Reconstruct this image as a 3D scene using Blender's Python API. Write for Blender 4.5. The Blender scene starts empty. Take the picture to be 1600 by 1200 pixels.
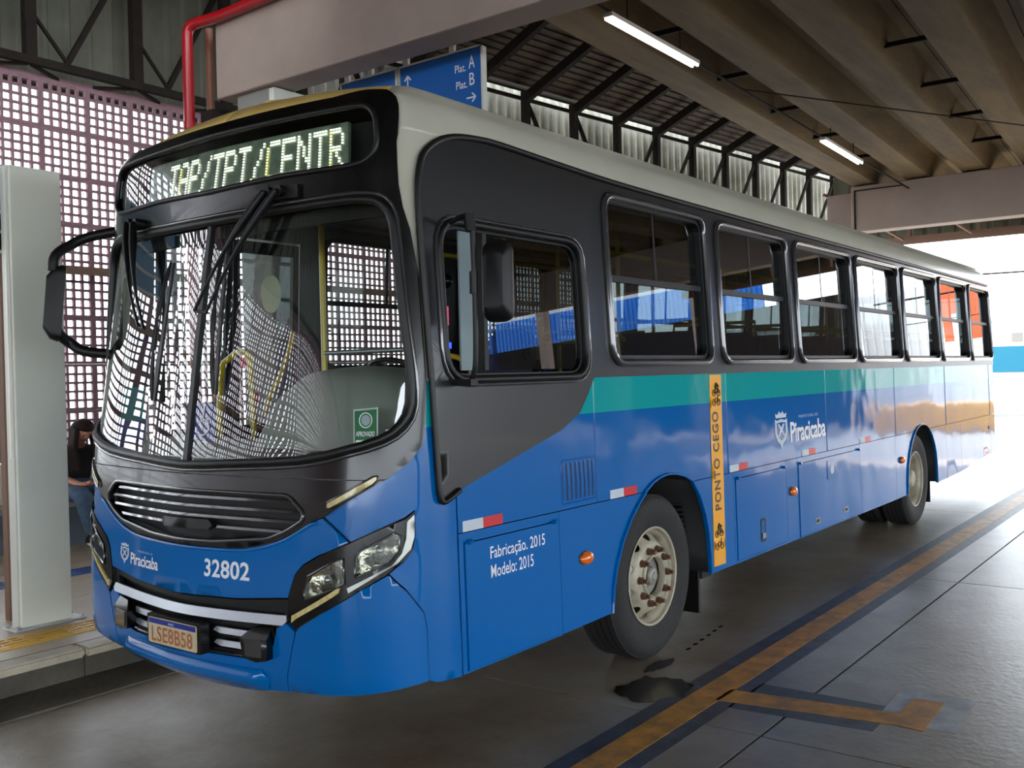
import bpy, bmesh, math, random
from mathutils import Vector, Matrix
from mathutils.geometry import delaunay_2d_cdt
random.seed(7)
S = bpy.context.scene
COL = S.collection

# ---------------- camera ----------------
def make_camera():
    pitch, roll, yaw = -0.0107838, -0.0230411, 0.9239548
    cy, sy, cp, sp = math.cos(yaw), math.sin(yaw), math.cos(pitch), math.sin(pitch)
    F = Vector((sy*cp, cy*cp, sp)); R0 = Vector((cy, -sy, 0)); U0 = R0.cross(F)
    c, s = math.cos(roll), math.sin(roll)
    Rv = c*R0 + s*U0; Uv = -s*R0 + c*U0
    cam = bpy.data.cameras.new('camera'); o = bpy.data.objects.new('camera', cam); COL.objects.link(o)
    m = Matrix(((Rv.x, Uv.x, -F.x, -2.784157), (Rv.y, Uv.y, -F.y, -2.886612), (Rv.z, Uv.z, -F.z, 1.760681), (0, 0, 0, 1)))
    o.matrix_world = m
    cam.sensor_width = 36.0; cam.lens = 1526.0/1600*36.0; cam.clip_start = .05; cam.clip_end = 500
    S.camera = o
make_camera()

# ---------------- world, sun, exposure ----------------
W = bpy.data.worlds.new('World'); S.world = W; W.use_nodes = True
bg = W.node_tree.nodes['Background']; bg.inputs[0].default_value = (.86, .93, 1.0, 1); bg.inputs[1].default_value = 3.2
sun = bpy.data.lights.new('sun', 'SUN'); sun.energy = 9.0; sun.angle = .01; sun.color = (1, .95, .86)
so = bpy.data.objects.new('sun', sun); COL.objects.link(so)
so.rotation_euler = Vector((.52, -.10, .84)).to_track_quat('Z', 'Y').to_euler()
S.view_settings.view_transform = 'Standard'; S.view_settings.look = 'None'; S.view_settings.gamma = 1
S.view_settings.use_curve_mapping = False
S.view_settings.exposure = 1.4
S.cycles.use_denoising = True
S.cycles.max_bounces = 10; S.cycles.diffuse_bounces = 5; S.cycles.glossy_bounces = 5
S.cycles.transparent_max_bounces = 24; S.cycles.sample_clamp_indirect = 6
S.cycles.caustics_reflective = False; S.cycles.caustics_refractive = False

# ---------------- materials ----------------
def srgb(r, g, b):
    f = lambda v: (v/255)/12.92 if v/255 <= .04045 else ((v/255+.055)/1.055)**2.4
    return (f(r), f(g), f(b), 1)
def mat(name, c, rough=.5, metal=0.0, noise=0.0, nscale=8.0, bump=0.0, bscale=40.0, coat=0.0, emit=None, estr=0.0, spec=.5, c2=None, ndet=4, stretch=None):
    m = bpy.data.materials.new(name); m.use_nodes = True; nt = m.node_tree; b = nt.nodes['Principled BSDF']
    b.inputs['Base Color'].default_value = c; b.inputs['Roughness'].default_value = rough; b.inputs['Metallic'].default_value = metal
    b.inputs['Coat Weight'].default_value = coat; b.inputs['Coat Roughness'].default_value = .05
    b.inputs['Specular IOR Level'].default_value = spec
    if noise or bump:
        tc = nt.nodes.new('ShaderNodeTexCoord'); vec = tc.outputs['Object']
        if stretch:
            mp = nt.nodes.new('ShaderNodeMapping'); mp.inputs['Scale'].default_value = stretch
            nt.links.new(vec, mp.inputs[0]); vec = mp.outputs[0]
    if noise:
        n = nt.nodes.new('ShaderNodeTexNoise'); n.inputs['Scale'].default_value = nscale; n.inputs['Detail'].default_value = ndet
        n.inputs['Roughness'].default_value = .65
        nt.links.new(vec, n.inputs['Vector'])
        r = nt.nodes.new('ShaderNodeValToRGB'); r.color_ramp.elements[0].position = .35; r.color_ramp.elements[1].position = .65
        lo = c2 if c2 else tuple(v*(1-noise) for v in c[:3])+(1,)
        r.color_ramp.elements[0].color = lo; r.color_ramp.elements[1].color = c
        nt.links.new(n.outputs['Fac'], r.inputs[0]); nt.links.new(r.outputs[0], b.inputs['Base Color'])
    if bump:
        n2 = nt.nodes.new('ShaderNodeTexNoise'); n2.inputs['Scale'].default_value = bscale; n2.inputs['Detail'].default_value = 5
        nt.links.new(vec, n2.inputs['Vector'])
        bp = nt.nodes.new('ShaderNodeBump'); bp.inputs['Strength'].default_value = bump; bp.inputs['Distance'].default_value = .02
        nt.links.new(n2.outputs['Fac'], bp.inputs['Height']); nt.links.new(bp.outputs[0], b.inputs['Normal'])
    if emit:
        b.inputs['Emission Color'].default_value = emit; b.inputs['Emission Strength'].default_value = estr
    return m
def glass_mat(name, tint, f0=.05, rough=0.0):
    m = bpy.data.materials.new(name); m.use_nodes = True; nt = m.node_tree; nt.nodes.remove(nt.nodes['Principled BSDF'])
    out = nt.nodes['Material Output']
    t = nt.nodes.new('ShaderNodeBsdfTransparent'); t.inputs[0].default_value = tint
    g = nt.nodes.new('ShaderNodeBsdfGlossy'); g.inputs['Roughness'].default_value = rough; g.inputs[0].default_value = (1, 1, 1, 1)
    lw = nt.nodes.new('ShaderNodeLayerWeight'); lw.inputs[0].default_value = .5
    p = nt.nodes.new('ShaderNodeMath'); p.operation = 'POWER'; p.inputs[1].default_value = 4.0
    nt.links.new(lw.outputs['Facing'], p.inputs[0])
    mu = nt.nodes.new('ShaderNodeMath'); mu.operation = 'MULTIPLY_ADD'; mu.inputs[1].default_value = 1-f0; mu.inputs[2].default_value = f0
    nt.links.new(p.outputs[0], mu.inputs[0])
    mx = nt.nodes.new('ShaderNodeMixShader'); nt.links.new(mu.outputs[0], mx.inputs[0]); nt.links.new(t.outputs[0], mx.inputs[1]); nt.links.new(g.outputs[0], mx.inputs[2])
    nt.links.new(mx.outputs[0], out.inputs[0])
    return m
def livery_mat():
    # paint scheme in bands of height: blue, teal stripe, pale silver above the belt line
    m = mat('livery_paint', srgb(0, 84, 160), .08, coat=.0, spec=.4); nt = m.node_tree; b = nt.nodes['Principled BSDF']
    tc = nt.nodes.new('ShaderNodeTexCoord'); sx = nt.nodes.new('ShaderNodeSeparateXYZ'); nt.links.new(tc.outputs['Object'], sx.inputs[0])
    r = nt.nodes.new('ShaderNodeValToRGB'); r.color_ramp.interpolation = 'CONSTANT'
    mr = nt.nodes.new('ShaderNodeMath'); mr.operation = 'DIVIDE'; mr.inputs[1].default_value = 4.0; nt.links.new(sx.outputs['Z'], mr.inputs[0])
    e = r.color_ramp.elements; e[0].position = 0; e[0].color = srgb(0, 98, 172)
    e[1].position = 1.53/4; e[1].color = srgb(14, 160, 162)
    n = e.new(1.725/4); n.color = srgb(186, 184, 168)
    nt.links.new(mr.outputs[0], r.inputs[0]); nt.links.new(r.outputs[0], b.inputs['Base Color'])
    # slight waviness of the sheet metal
    nz = nt.nodes.new('ShaderNodeTexNoise'); nz.inputs['Scale'].default_value = 1.6; nz.inputs['Detail'].default_value = 2; nt.links.new(tc.outputs['Object'], nz.inputs[0])
    bp = nt.nodes.new('ShaderNodeBump'); bp.inputs['Strength'].default_value = .5; bp.inputs['Distance'].default_value = .02
    nt.links.new(nz.outputs['Fac'], bp.inputs['Height']); nt.links.new(bp.outputs[0], b.inputs['Normal'])
    return m
M = {}
M['livery'] = livery_mat()
M['blue'] = mat('blue_paint', srgb(0, 98, 172), .08, coat=.0, spec=.4)
M['black'] = mat('black_gloss', srgb(13, 13, 14), .2, coat=.2, spec=.35)
M['charcoal'] = mat('charcoal_paint', srgb(40, 40, 41), .3, coat=.1, spec=.4)
M['plastic'] = mat('black_plastic', srgb(15, 15, 16), .45, spec=.35)
M['rubber'] = mat('rubber', srgb(16, 16, 16), .42, spec=.4)
M['seal'] = mat('window_seal', srgb(52, 52, 54), .16, coat=1.0)
M['silver'] = mat('silver_paint', srgb(190, 188, 172), .35, coat=.2, noise=.1, nscale=1.5)
M['mustard'] = mat('mustard_tone', srgb(222, 188, 112), .4, coat=.2)  # one even mustard colour over the front roof cap
M['barblack'] = mat('grille_bar_black', srgb(20, 20, 22), .08, coat=1.0, spec=.8)
M['chrome'] = mat('satin_metal', srgb(170, 176, 182), .3, metal=.75)
M['mirror'] = mat('mirror_glass', srgb(200, 205, 210), .03, metal=1.0)
M['tyre'] = mat('tyre_rubber', srgb(34, 33, 33), .75, noise=.35, nscale=5, bump=.25, bscale=60)
M['rim'] = mat('rim_paint', srgb(190, 182, 160), .5, metal=.1, noise=.35, nscale=7)
M['hub'] = mat('hub_grey', srgb(158, 156, 146), .5, metal=.2, noise=.35, nscale=20)
M['rust'] = mat('rusty_nut', srgb(128, 92, 70), .6, metal=.4, noise=.5, nscale=60)
M['dark'] = mat('dark_chassis', srgb(18, 18, 18), .7)
M['white'] = mat('white_print', srgb(232, 236, 240), .45)
M['whitedim'] = mat('pale_print', srgb(196, 206, 216), .45)
M['red'] = mat('red_reflective', srgb(206, 30, 44), .3)
M['orange'] = mat('amber_lens', srgb(240, 110, 16), .15, coat=.6)
M['amber'] = mat('amber_core', srgb(255, 190, 90), .2)
M['lens'] = glass_mat('clear_lens', (.93, .95, .9, 1), .08)
M['reflector'] = mat('reflector', srgb(200, 200, 186), .14, metal=.9, noise=.55, nscale=26, bump=.9, bscale=16)
M['dial'] = mat('drl_lens', srgb(226, 206, 140), .2, coat=.4, noise=.35, nscale=50)
M['bracket'] = mat('silver_trim', srgb(196, 198, 192), .35, metal=.3)
M['platewhite'] = mat('plate_face', srgb(206, 190, 156), .5, noise=.15, nscale=12)
M['platered'] = mat('plate_letters', srgb(172, 104, 62), .5)
M['plateblue'] = mat('plate_band', srgb(22, 48, 140), .4)
M['ws'] = glass_mat('windshield_glass', (.80, .86, .82, 1), .11)
M['glass'] = glass_mat('side_glass', (.20, .23, .23, 1), .09)
M['clear'] = glass_mat('clear_glass', (.82, .88, .88, 1), .06)
M['yellow'] = mat('yellow_strip', srgb(246, 170, 30), .4)
M['pole'] = mat('yellow_pole', srgb(226, 190, 30), .3, coat=.3)
M['ink'] = mat('dark_print', srgb(40, 34, 24), .5)
M['dash'] = mat('dash_plastic', srgb(150, 154, 150), .6)
M['lining'] = mat('interior_lining', srgb(128, 132, 132), .6)
M['seatblue'] = mat('seat_fabric', srgb(44, 60, 96), .8)
M['floor_in'] = mat('interior_floor', srgb(60, 60, 62), .6)
M['led_board'] = mat('display_board', srgb(136, 152, 128), .35, coat=.5, noise=.45, nscale=14)  # board colour lightened to include the glare on the sign glass
M['led'] = mat('led_dot', (1, 1, .85, 1), .4, emit=(1, 1, .80, 1), estr=1.6)
M['led2'] = mat('led_yellow', (1, .9, .3, 1), .4, emit=(1, .9, .25, 1), estr=1.3)
M['sticker'] = mat('blue_sticker', srgb(40, 44, 130), .4)
M['green'] = mat('green_sticker', srgb(0, 122, 70), .4)

def translucent_mat(name, c):
    m = bpy.data.materials.new(name); m.use_nodes = True; nt = m.node_tree; b = nt.nodes['Principled BSDF']; b.inputs['Base Color'].default_value = c
    t = nt.nodes.new('ShaderNodeBsdfTranslucent'); t.inputs[0].default_value = c; mx = nt.nodes.new('ShaderNodeMixShader'); mx.inputs[0].default_value = .5
    nt.links.new(b.outputs[0], mx.inputs[1]); nt.links.new(t.outputs[0], mx.inputs[2]); nt.links.new(mx.outputs[0], nt.nodes['Material Output'].inputs[0]); return m
M['trans'] = translucent_mat('translucent_film', srgb(236, 236, 220))

# ---------------- geometry helpers ----------------
def link(name, me, m=None, parent=None):
    o = bpy.data.objects.new(name, me); COL.objects.link(o)
    if m is not None: me.materials.append(m)
    if parent is not None: o.parent = parent
    return o
def empty(name, loc=(0, 0, 0), parent=None):
    o = bpy.data.objects.new(name, None); COL.objects.link(o); o.location = loc; o.empty_display_size = .2
    if parent is not None: o.parent = parent
    return o
def tag(o, label=None, cat=None, group=None, kind=None):
    if label: o['label'] = label
    if cat: o['category'] = cat
    if group: o['group'] = group
    if kind: o['kind'] = kind
    return o
def build(name, bm, m, parent=None, smooth=False, angle=None, org=None):
    if org is not None:
        for v in bm.verts: v.co -= Vector(org)
    bm.normal_update()
    if smooth:
        for f in bm.faces: f.smooth = True
        a = math.radians(angle or 40)
        for e in bm.edges:
            if len(e.link_faces) == 2 and e.calc_face_angle(0) > a: e.smooth = False
    me = bpy.data.meshes.new(name); bm.to_mesh(me); bm.free()
    return link(name, me, m, parent)
def box(bm, x0, x1, y0, y1, z0, z1, rot=None, mi=0):
    vs = [bm.verts.new((x, y, z)) for x in (x0, x1) for y in (y0, y1) for z in (z0, z1)]
    for q in ((0, 1, 3, 2), (4, 6, 7, 5), (0, 4, 5, 1), (2, 3, 7, 6), (0, 2, 6, 4), (1, 5, 7, 3)):
        f = bm.faces.new([vs[i] for i in q]); f.material_index = mi
    if rot:
        c = Vector(((x0+x1)/2, (y0+y1)/2, (z0+z1)/2))
        for v in vs: v.co = c + rot @ (v.co - c)
    return vs
def bbox(name, x0, x1, y0, y1, z0, z1, m, parent=None, bevel=0):
    bm = bmesh.new(); box(bm, x0, x1, y0, y1, z0, z1)
    if bevel: bmesh.ops.bevel(bm, geom=list(bm.edges), offset=bevel, segments=2, affect='EDGES', profile=.5)
    bmesh.ops.recalc_face_normals(bm, faces=bm.faces)
    return build(name, bm, m, parent)
def beam(bm, p0, p1, w, h=None, up=(0, 0, 1)):
    # rectangular bar between two points
    p0, p1 = Vector(p0), Vector(p1); d = (p1-p0).normalized(); u = Vector(up)
    if abs(d.dot(u)) > .98: u = Vector((0, 1, 0))
    r = d.cross(u).normalized(); u = r.cross(d); h = h or w
    vs = [bm.verts.new(p + r*a*w/2 + u*b*h/2) for p in (p0, p1) for a, b in ((-1, -1), (1, -1), (1, 1), (-1, 1))]
    for q in ((0, 3, 2, 1), (4, 5, 6, 7), (0, 1, 5, 4), (1, 2, 6, 5), (2, 3, 7, 6), (3, 0, 4, 7)): bm.faces.new([vs[i] for i in q])
def tube(bm, pts, r, n=8, closed=False, cap=True, radii=None):
    pts = [Vector(p) for p in pts]; N = len(pts); rings = []; prev = None
    for i, p in enumerate(pts):
        if closed: t = pts[(i+1) % N]-pts[i-1]
        else: t = pts[min(i+1, N-1)]-pts[max(i-1, 0)]
        if t.length < 1e-9: t = Vector((0, 0, 1))
        t.normalize()
        if prev is None:
            a = Vector((0, 0, 1)) if abs(t.z) < .9 else Vector((0, 1, 0)); u = t.cross(a).normalized()
        else:
            u = prev - t*prev.dot(t); u = u.normalized() if u.length > 1e-6 else t.orthogonal().normalized()
        prev = u; v = t.cross(u); rr = radii[i] if radii else r
        rings.append([bm.verts.new(p + rr*(math.cos(k*2*math.pi/n)*u + math.sin(k*2*math.pi/n)*v)) for k in range(n)])
    for i in range(N if closed else N-1):
        A, B = rings[i], rings[(i+1) % N]; off = 0
        if closed and i == N-1:
            off = min(range(n), key=lambda o: (A[0].co-B[o].co).length)
        for k in range(n): bm.faces.new((A[k], A[(k+1) % n], B[(k+1+off) % n], B[(k+off) % n]))
    if cap and not closed:
        bm.faces.new(list(reversed(rings[0]))); bm.faces.new(rings[-1])
def tube_obj(name, pts, r, m, parent=None, n=8, closed=False, radii=None):
    bm = bmesh.new(); tube(bm, pts, r, n, closed, radii=radii); return build(name, bm, m, parent, smooth=True, angle=60)
def arc_pts(pts, rad, seg=5, closed=True):
    # round the corners of a polygon (2d or 3d points)
    P = [Vector(p) for p in pts]; out = []; N = len(P)
    for i in range(N):
        if not closed and i in (0, N-1): out.append(P[i]); continue
        a, b, c = P[i-1], P[i], P[(i+1) % N]; r = rad[i] if isinstance(rad, (list, tuple)) else rad
        la, lc = (a-b).length, (c-b).length; d = min(r, la*.48, lc*.48)
        if d <= 1e-4: out.append(b); continue
        s, e = b+(a-b).normalized()*d, b+(c-b).normalized()*d
        for k in range(seg+1):
            t = k/seg; out.append((1-t)**2*s + 2*t*(1-t)*b + t*t*e)
    return out
def rrect(x0, x1, z0, z1, r, seg=5):
    return [tuple(p) for p in arc_pts([(x0, z0), (x1, z0), (x1, z1), (x0, z1)], r, seg)]
def smooth_loop(pts, seg=4, closed=True):
    P = [Vector(p) for p in pts]; N = len(P); out = []
    for i in range(N if closed else N-1):
        if closed: a, b, c, d = P[i-1], P[i], P[(i+1) % N], P[(i+2) % N]
        else: a, b, c, d = P[max(i-1, 0)], P[i], P[i+1], P[min(i+2, N-1)]
        for k in range(seg):
            t = k/seg
            out.append(.5*((2*b)+(-a+c)*t+(2*a-5*b+4*c-d)*t*t+(-a+3*b-3*c+d)*t**3))
    if not closed: out.append(P[-1])
    return [tuple(p) for p in out]
def inside(p, poly):
    c = False; x, y = p[0], p[1]; n = len(poly); j = n-1
    for i in range(n):
        xi, yi = poly[i][0], poly[i][1]; xj, yj = poly[j][0], poly[j][1]
        if (yi > y) != (yj > y) and x < (xj-xi)*(y-yi)/(yj-yi)+xi: c = not c
        j = i
    return c
def dens(poly, g):
    out = []; n = len(poly)
    for i in range(n):
        a, b = poly[i], poly[(i+1) % n]; L = math.hypot(b[0]-a[0], b[1]-a[1]); k = max(1, int(math.ceil(L/g)))
        for t in range(k): out.append((a[0]+(b[0]-a[0])*t/k, a[1]+(b[1]-a[1])*t/k))
    return out
def patch_bm(poly, chart, off=0.0, thick=.006, holes=(), grid=.07, bm=None, front_only=False):
    loops = [dens(poly, grid)]+[dens(h, grid) for h in holes]
    vs = []; es = []
    for L in loops:
        b = len(vs); vs += [Vector((p[0], p[1])) for p in L]; es += [(b+i, b+(i+1) % len(L)) for i in range(len(L))]
    xs = [p[0] for p in loops[0]]; zs = [p[1] for p in loops[0]]
    nx = int((max(xs)-min(xs))/grid); nz = int((max(zs)-min(zs))/grid)
    for i in range(1, nx+1):
        for j in range(1, nz+1):
            q = (min(xs)+i*(max(xs)-min(xs))/(nx+1), min(zs)+j*(max(zs)-min(zs))/(nz+1))
            if inside(q, loops[0]) and not any(inside(q, h) for h in loops[1:]): vs.append(Vector(q))
    V, E, Fc, *_ = delaunay_2d_cdt(vs, es, [], 0, 1e-6)
    tris = []
    for f in Fc:
        c = sum((V[i] for i in f), Vector((0, 0)))/len(f)
        if inside(c, loops[0]) and not any(inside(c, h) for h in loops[1:]): tris.append(f)
    bm = bm or bmesh.new(); top = {}; bot = {}
    def T(i):
        if i not in top: top[i] = bm.verts.new(chart(V[i].x, V[i].y, off))
        return top[i]
    def Bt(i):
        if i not in bot: bot[i] = bm.verts.new(chart(V[i].x, V[i].y, off-thick))
        return bot[i]
    cnt = {}
    ptop = []
    for f in tris:
        ff = bm.faces.new([T(i) for i in f]); ff.smooth = True; ptop.append(ff)
        for a, b in zip(f, list(f[1:])+[f[0]]): cnt[(a, b)] = 1
    # outward orientation test
    if ptop:
        f = ptop[len(ptop)//2]; f.normal_update(); tri = tris[len(ptop)//2]; c = sum((V[i] for i in tri), Vector((0, 0)))/3
        d = Vector(chart(c.x, c.y, off+.01))-Vector(chart(c.x, c.y, off))
        flip = f.normal.dot(d) < 0
        if flip:
            for q in ptop: q.normal_flip()
    if not front_only:
        for f in tris:
            ff = bm.faces.new([Bt(i) for i in (f if flip else tuple(reversed(f)))]); ff.smooth = True
        for (a, b) in list(cnt):
            if (b, a) not in cnt:
                q = (T(b), T(a), Bt(a), Bt(b)) if not flip else (T(a), T(b), Bt(b), Bt(a))
                ff = bm.faces.new(q); ff.smooth = False
                for e in ff.edges: e.smooth = False
    return bm
def finish(name, bm, m, parent=None):
    me = bpy.data.meshes.new(name); bm.to_mesh(me); bm.free(); return link(name, me, m, parent)
def patch(name, poly, chart, m, parent, off=0.0, thick=.006, holes=(), grid=.07, front_only=False):
    return finish(name, patch_bm(poly, chart, off, thick, holes, grid, front_only=front_only), m, parent)
def ring(name, poly, chart, m, parent, r, off=0.0, n=8, closed=True, g=.08):
    P = dens(poly, g) if closed else poly
    return tube_obj(name, [chart(p[0], p[1], off) for p in P], r, m, parent, n, closed)
def text_mesh(name, txt, rect, chart, m, parent, off=.003, bold=.0, flipx=False, align=None, rot=0, kern=1.0):
    # rect = (a0, a1, b0, b1) in chart space; text is fitted into it
    cu = bpy.data.curves.new(name, 'FONT'); cu.body = txt; cu.offset = bold; cu.space_character = kern; cu.resolution_u = 3
    o = bpy.data.objects.new(name, cu); COL.objects.link(o)
    dg = bpy.context.evaluated_depsgraph_get(); me = bpy.data.meshes.new_from_object(o.evaluated_get(dg)); bpy.data.objects.remove(o); bpy.data.curves.remove(cu)
    xs = [v.co.x for v in me.vertices]; ys = [v.co.y for v in me.vertices]
    x0, x1, y0, y1 = min(xs), max(xs), min(ys), max(ys)
    for v in me.vertices:
        u, w = (v.co.x-x0)/(x1-x0), (v.co.y-y0)/(y1-y0)
        if rot == 90: u, w = 1-w, u
        if flipx: u = 1-u
        v.co = Vector(chart(rect[0]+u*(rect[1]-rect[0]), rect[2]+w*(rect[3]-rect[2]), off))
    me.name = name
    return link(name, me, m, parent)

# ---------------- bus body surface ----------------
def lerp_tab(T,v):
    if v<=T[0][0]: return T[0][1]
    for (a,b),(c,d) in zip(T,T[1:]):
        if v<=c: return b+(d-b)*(v-a)/(c-a)
    return T[-1][1]
YT=[(.2,0),(.4,0),(1.75,.025),(2.8,.08),(2.95,.10),(3.03,.135),(3.09,.20),(3.13,.34),(3.16,.7),(3.17,1.25)]
XT=[(.2,.16),(.29,.10),(.33,.05),(.42,.0),(.7,-.01),(.85,0),(1.0,.01),(1.24,.03),(1.37,.045),(1.95,.13),(2.54,.226),(2.62,.235),(2.7,.235),(2.98,.285),(3.06,.34),(3.11,.42),(3.15,.55),(3.17,.75)]
PT=[(.62,0),(.50,0),(.42,.012),(.36,.034),(.30,.075),(.24,.145),(.18,.27),(.12,.46),(.065,.72),(.02,1.0),(0,1.25)]
PT2=[(.62,0),(.50,0),(.42,.006),(.345,.018),(.27,.045),(.205,.09),(.145,.17),(.10,.33),(.062,.62),(.018,.98),(0,1.25)]
PL=PT+[(a,2.5-b) for a,b in PT[-2::-1]]
PB=PT2+[(a,2.5-b) for a,b in PT2[-2::-1]]
_s=[0.0]
for (a,b),(c,d) in zip(PL,PL[1:]): _s.append(_s[-1]+math.hypot(c-a,d-b))
SMAX=_s[-1]
def plan(s,PL=PL):
    n=len(PL)
    if s<=0: return (PL[0][0]-s,PL[0][1])
    if s>=SMAX: return (PL[-1][0]+s-SMAX,PL[-1][1])
    i=0
    while _s[i+1]<s: i+=1
    t=(s-_s[i])/(_s[i+1]-_s[i]); h=_s[i+1]-_s[i]
    def tan(j,k):
        if j<=0: return (PL[1][k]-PL[0][k])/(_s[1]-_s[0])
        if j>=n-1: return (PL[-1][k]-PL[-2][k])/(_s[-1]-_s[-2])
        return (PL[j+1][k]-PL[j-1][k])/(_s[j+1]-_s[j-1])
    o=[]
    for k in (0,1):
        p0,p1=PL[i][k],PL[i+1][k]; m0,m1=tan(i,k)*h,tan(i+1,k)*h
        o.append((2*t**3-3*t*t+1)*p0+(t**3-2*t*t+t)*m0+(-2*t**3+3*t*t)*p1+(t**3-t*t)*m1)
    return tuple(o)
def FR(s,z,off=0.0):
    def P(s,z):
        f,y=plan(s); w=min(1,max(0,(2.4-z)/.95))*.8; f2,y2=plan(s,PB); f+=w*(f2-f); y+=w*(y2-y); x0=lerp_tab(XT,z); k=max(.3,(.44-x0)/.42); ys=lerp_tab(YT,z)
        if ys>.2: ys=.2+(ys-.2)*.25
        t=(y-1.25)/1.25; fk=(f*k if f<=.42 else .42*k+f-.42); return (x0+fk, ys+(2.5-2*ys)*y/2.5, z+max(0,min(1,(z-2.95)/.15))*(.055*(1-t*t)-.012))
    p=P(s,z)
    if off:
        e=.012; a=P(s+e,z);b=P(s-e,z);c=P(s,z+e);d=P(s,z-e)
        u=[a[i]-b[i] for i in range(3)]; v=[c[i]-d[i] for i in range(3)]
        n=[u[1]*v[2]-u[2]*v[1],u[2]*v[0]-u[0]*v[2],u[0]*v[1]-u[1]*v[0]]
        l=math.sqrt(sum(q*q for q in n)) or 1
        if n[0]*(-1)+n[1]*(p[1]-1.25)<0: n=[-q for q in n]
        p=tuple(p[i]+off*n[i]/l for i in range(3))
    return p
def SD(x,z,off=0.0): return (x,lerp_tab(YT,z)-off,z)
def SF(x, z, off=0.0): return (x, 2.5-lerp_tab(YT, z)+off, z)
def sym(P): return [(SMAX-p[0], p[1]) for p in reversed(P)]
def FRr(s, z, off=0.0): return FR(SMAX-s, z, off)
# =================== THE BUS ===================
CX = SMAX/2
bus = empty('city_bus', (0, 0, 0))
tag(bus, 'blue city bus with teal stripe and black window band parked at the platform', 'bus')
def mir(P): return P + sym(P)
def full(P):
    # near half outline (starting and ending on the centre line) completed with its mirror image
    return list(P) + [(SMAX-a, b) for a, b in reversed(P) if abs(a-CX) > 1e-4]

# --- front: windscreen frame, grille panel
WS = [(CX, 1.355), (1.22, 1.372), (.89, 1.395), (.65, 1.44), (.44, 1.485), (.335, 1.545), (.285, 1.64), (.285, 1.81), (.31, 2.05), (.335, 2.36), (.35, 2.46), (.40, 2.525), (.50, 2.555), (.75, 2.56), (CX, 2.55)]
WSF = smooth_loop(full(WS), 2)
SG = [(CX, 2.70), (1.03, 2.715), (.62, 2.712), (.50, 2.72), (.435, 2.76), (.415, 2.82), (.42, 2.92), (.445, 2.97), (.50, 2.985), (.72, 2.985), (CX, 2.985)]
SGF = full(SG)
frame_out = full([(CX, 1.315), (.65, 1.315), (.405, 1.315), (.30, 1.38), (.23, 1.46), (.21, 1.57), (.20, 1.72), (.20, 2.2), (.24, 2.41), (.28, 2.51), (.30, 2.61), (.30, 2.80), (.25, 2.97), (.245, 3.01), (.31, 3.055), (.46, 3.065), (.70, 3.045), (CX, 3.035)])
patch('windshield_frame', frame_out, FR, M['black'], bus, .010, .03, (WSF, SGF), .06)
GR = [(CX, .998), (1.33, 1.004), (1.05, 1.038), (.955, 1.078), (.87, 1.13), (.87, 1.165), (.95, 1.237), (CX, 1.237)]
mask_bot = [(.44, 1.30), (.60, 1.23), (.76, 1.15), (.83, 1.125), (.91, 1.078), (1.01, 1.03), (1.16, .99), (1.33, .98), (CX, .978)]
gp = full([(CX, 1.31), (.65, 1.31), (.41, 1.31)] + mask_bot)
patch('grille_panel', gp, FR, M['black'], bus, .010, .03, (full(GR),), .06)
ring('grille_surround', [tuple(p) for p in arc_pts(full(GR), .03, 3)], FR, M['seal'], bus, .009, .012)
patch('grille_backing', full([(CX, .99), (.9, 1.05), (.82, 1.15), (.9, 1.26), (CX, 1.26)]), FR, M['dark'], bus, -.05, .01)
def bar_patch(name, s0, s1, z, h, m, off, tilt, parent=bus, ends=.03, curve=0.0):
    ch = lambda s, zz, o: FR(s, zz+curve*((s-CX)/.7)**2, o-(zz-z)*tilt)
    P = [(s0, z-h*.1), (s0+ends, z-h/2), (s1-ends, z-h/2), (s1, z-h*.1), (s1-ends*.3, z+h/2), (s0+ends*.3, z+h/2)]
    return patch(name, P, ch, m, parent, off, .012)
for zc, a in ((1.207, .945), (1.163, .885), (1.118, .885), (1.072, .99)):
    if zc < 1.08:
        bar_patch('grille_bar', a, 1.37, zc, .012, M['barblack'], .0, .28); bar_patch('grille_bar', 1.72, SMAX-a, zc, .012, M['barblack'], .0, .28)
    else: bar_patch('grille_bar', a, SMAX-a, zc, .012, M['barblack'], .002, .28)
eb = patch('emblem_block', [(1.37, 1.055), (1.70, 1.05), (1.72, 1.072), (1.71, 1.098), (1.37, 1.103), (1.345, 1.08)], FR, M['plastic'], bus, .016, .03)
bf = [(CX, .972), (1.33, .974), (1.16, .984), (1.01, 1.024), (.91, 1.072), (.83, 1.119), (.765, 1.143), (.615, 1.045), (.78, .985), (.87, .935), (.91, .89), (.93, .83), (.945, .785), (1.21, .755), (CX, .742)]
patch('front_panel', full(bf), FR, M['blue'], bus, .012, .02)
lipP = [(.79, 1.122), (.83, 1.112), (.91, 1.066), (1.01, 1.018), (1.16, .978), (1.33, .968), (CX, .965)]
lipP = smooth_loop([(a, b_, 0) for a, b_ in lipP+[(SMAX-a, b_) for a, b_ in reversed(lipP[:-1])]], 3, False)
tube_obj('front_panel_lip', [FR(a, b_, .010) for a, b_, _ in lipP], .009, M['blue'], bus, 10)
side_front = [(.035, .385), (.2, .40), (.235, .42), (.235, .65), (.245, .72), (.315, .83), (.395, .907), (.33, .95), (.285, 1.0), (.275, 1.06), (.275, 1.175), (.32, 1.145), (.50, 1.085), (.605, 1.048), (.755, 1.15), (.60, 1.235), (.44, 1.305), (.40, 1.315), (.305, 1.385), (.235, 1.46), (.212, 1.57), (.205, 1.72), (.205, 2.2), (.245, 2.41), (.285, 2.51), (.305, 2.61), (.305, 2.80), (.27, 2.86), (.035, 2.86)]
patch('front_corner_panel', side_front, FR, M['livery'], bus, .004, .02, grid=.05)
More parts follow.
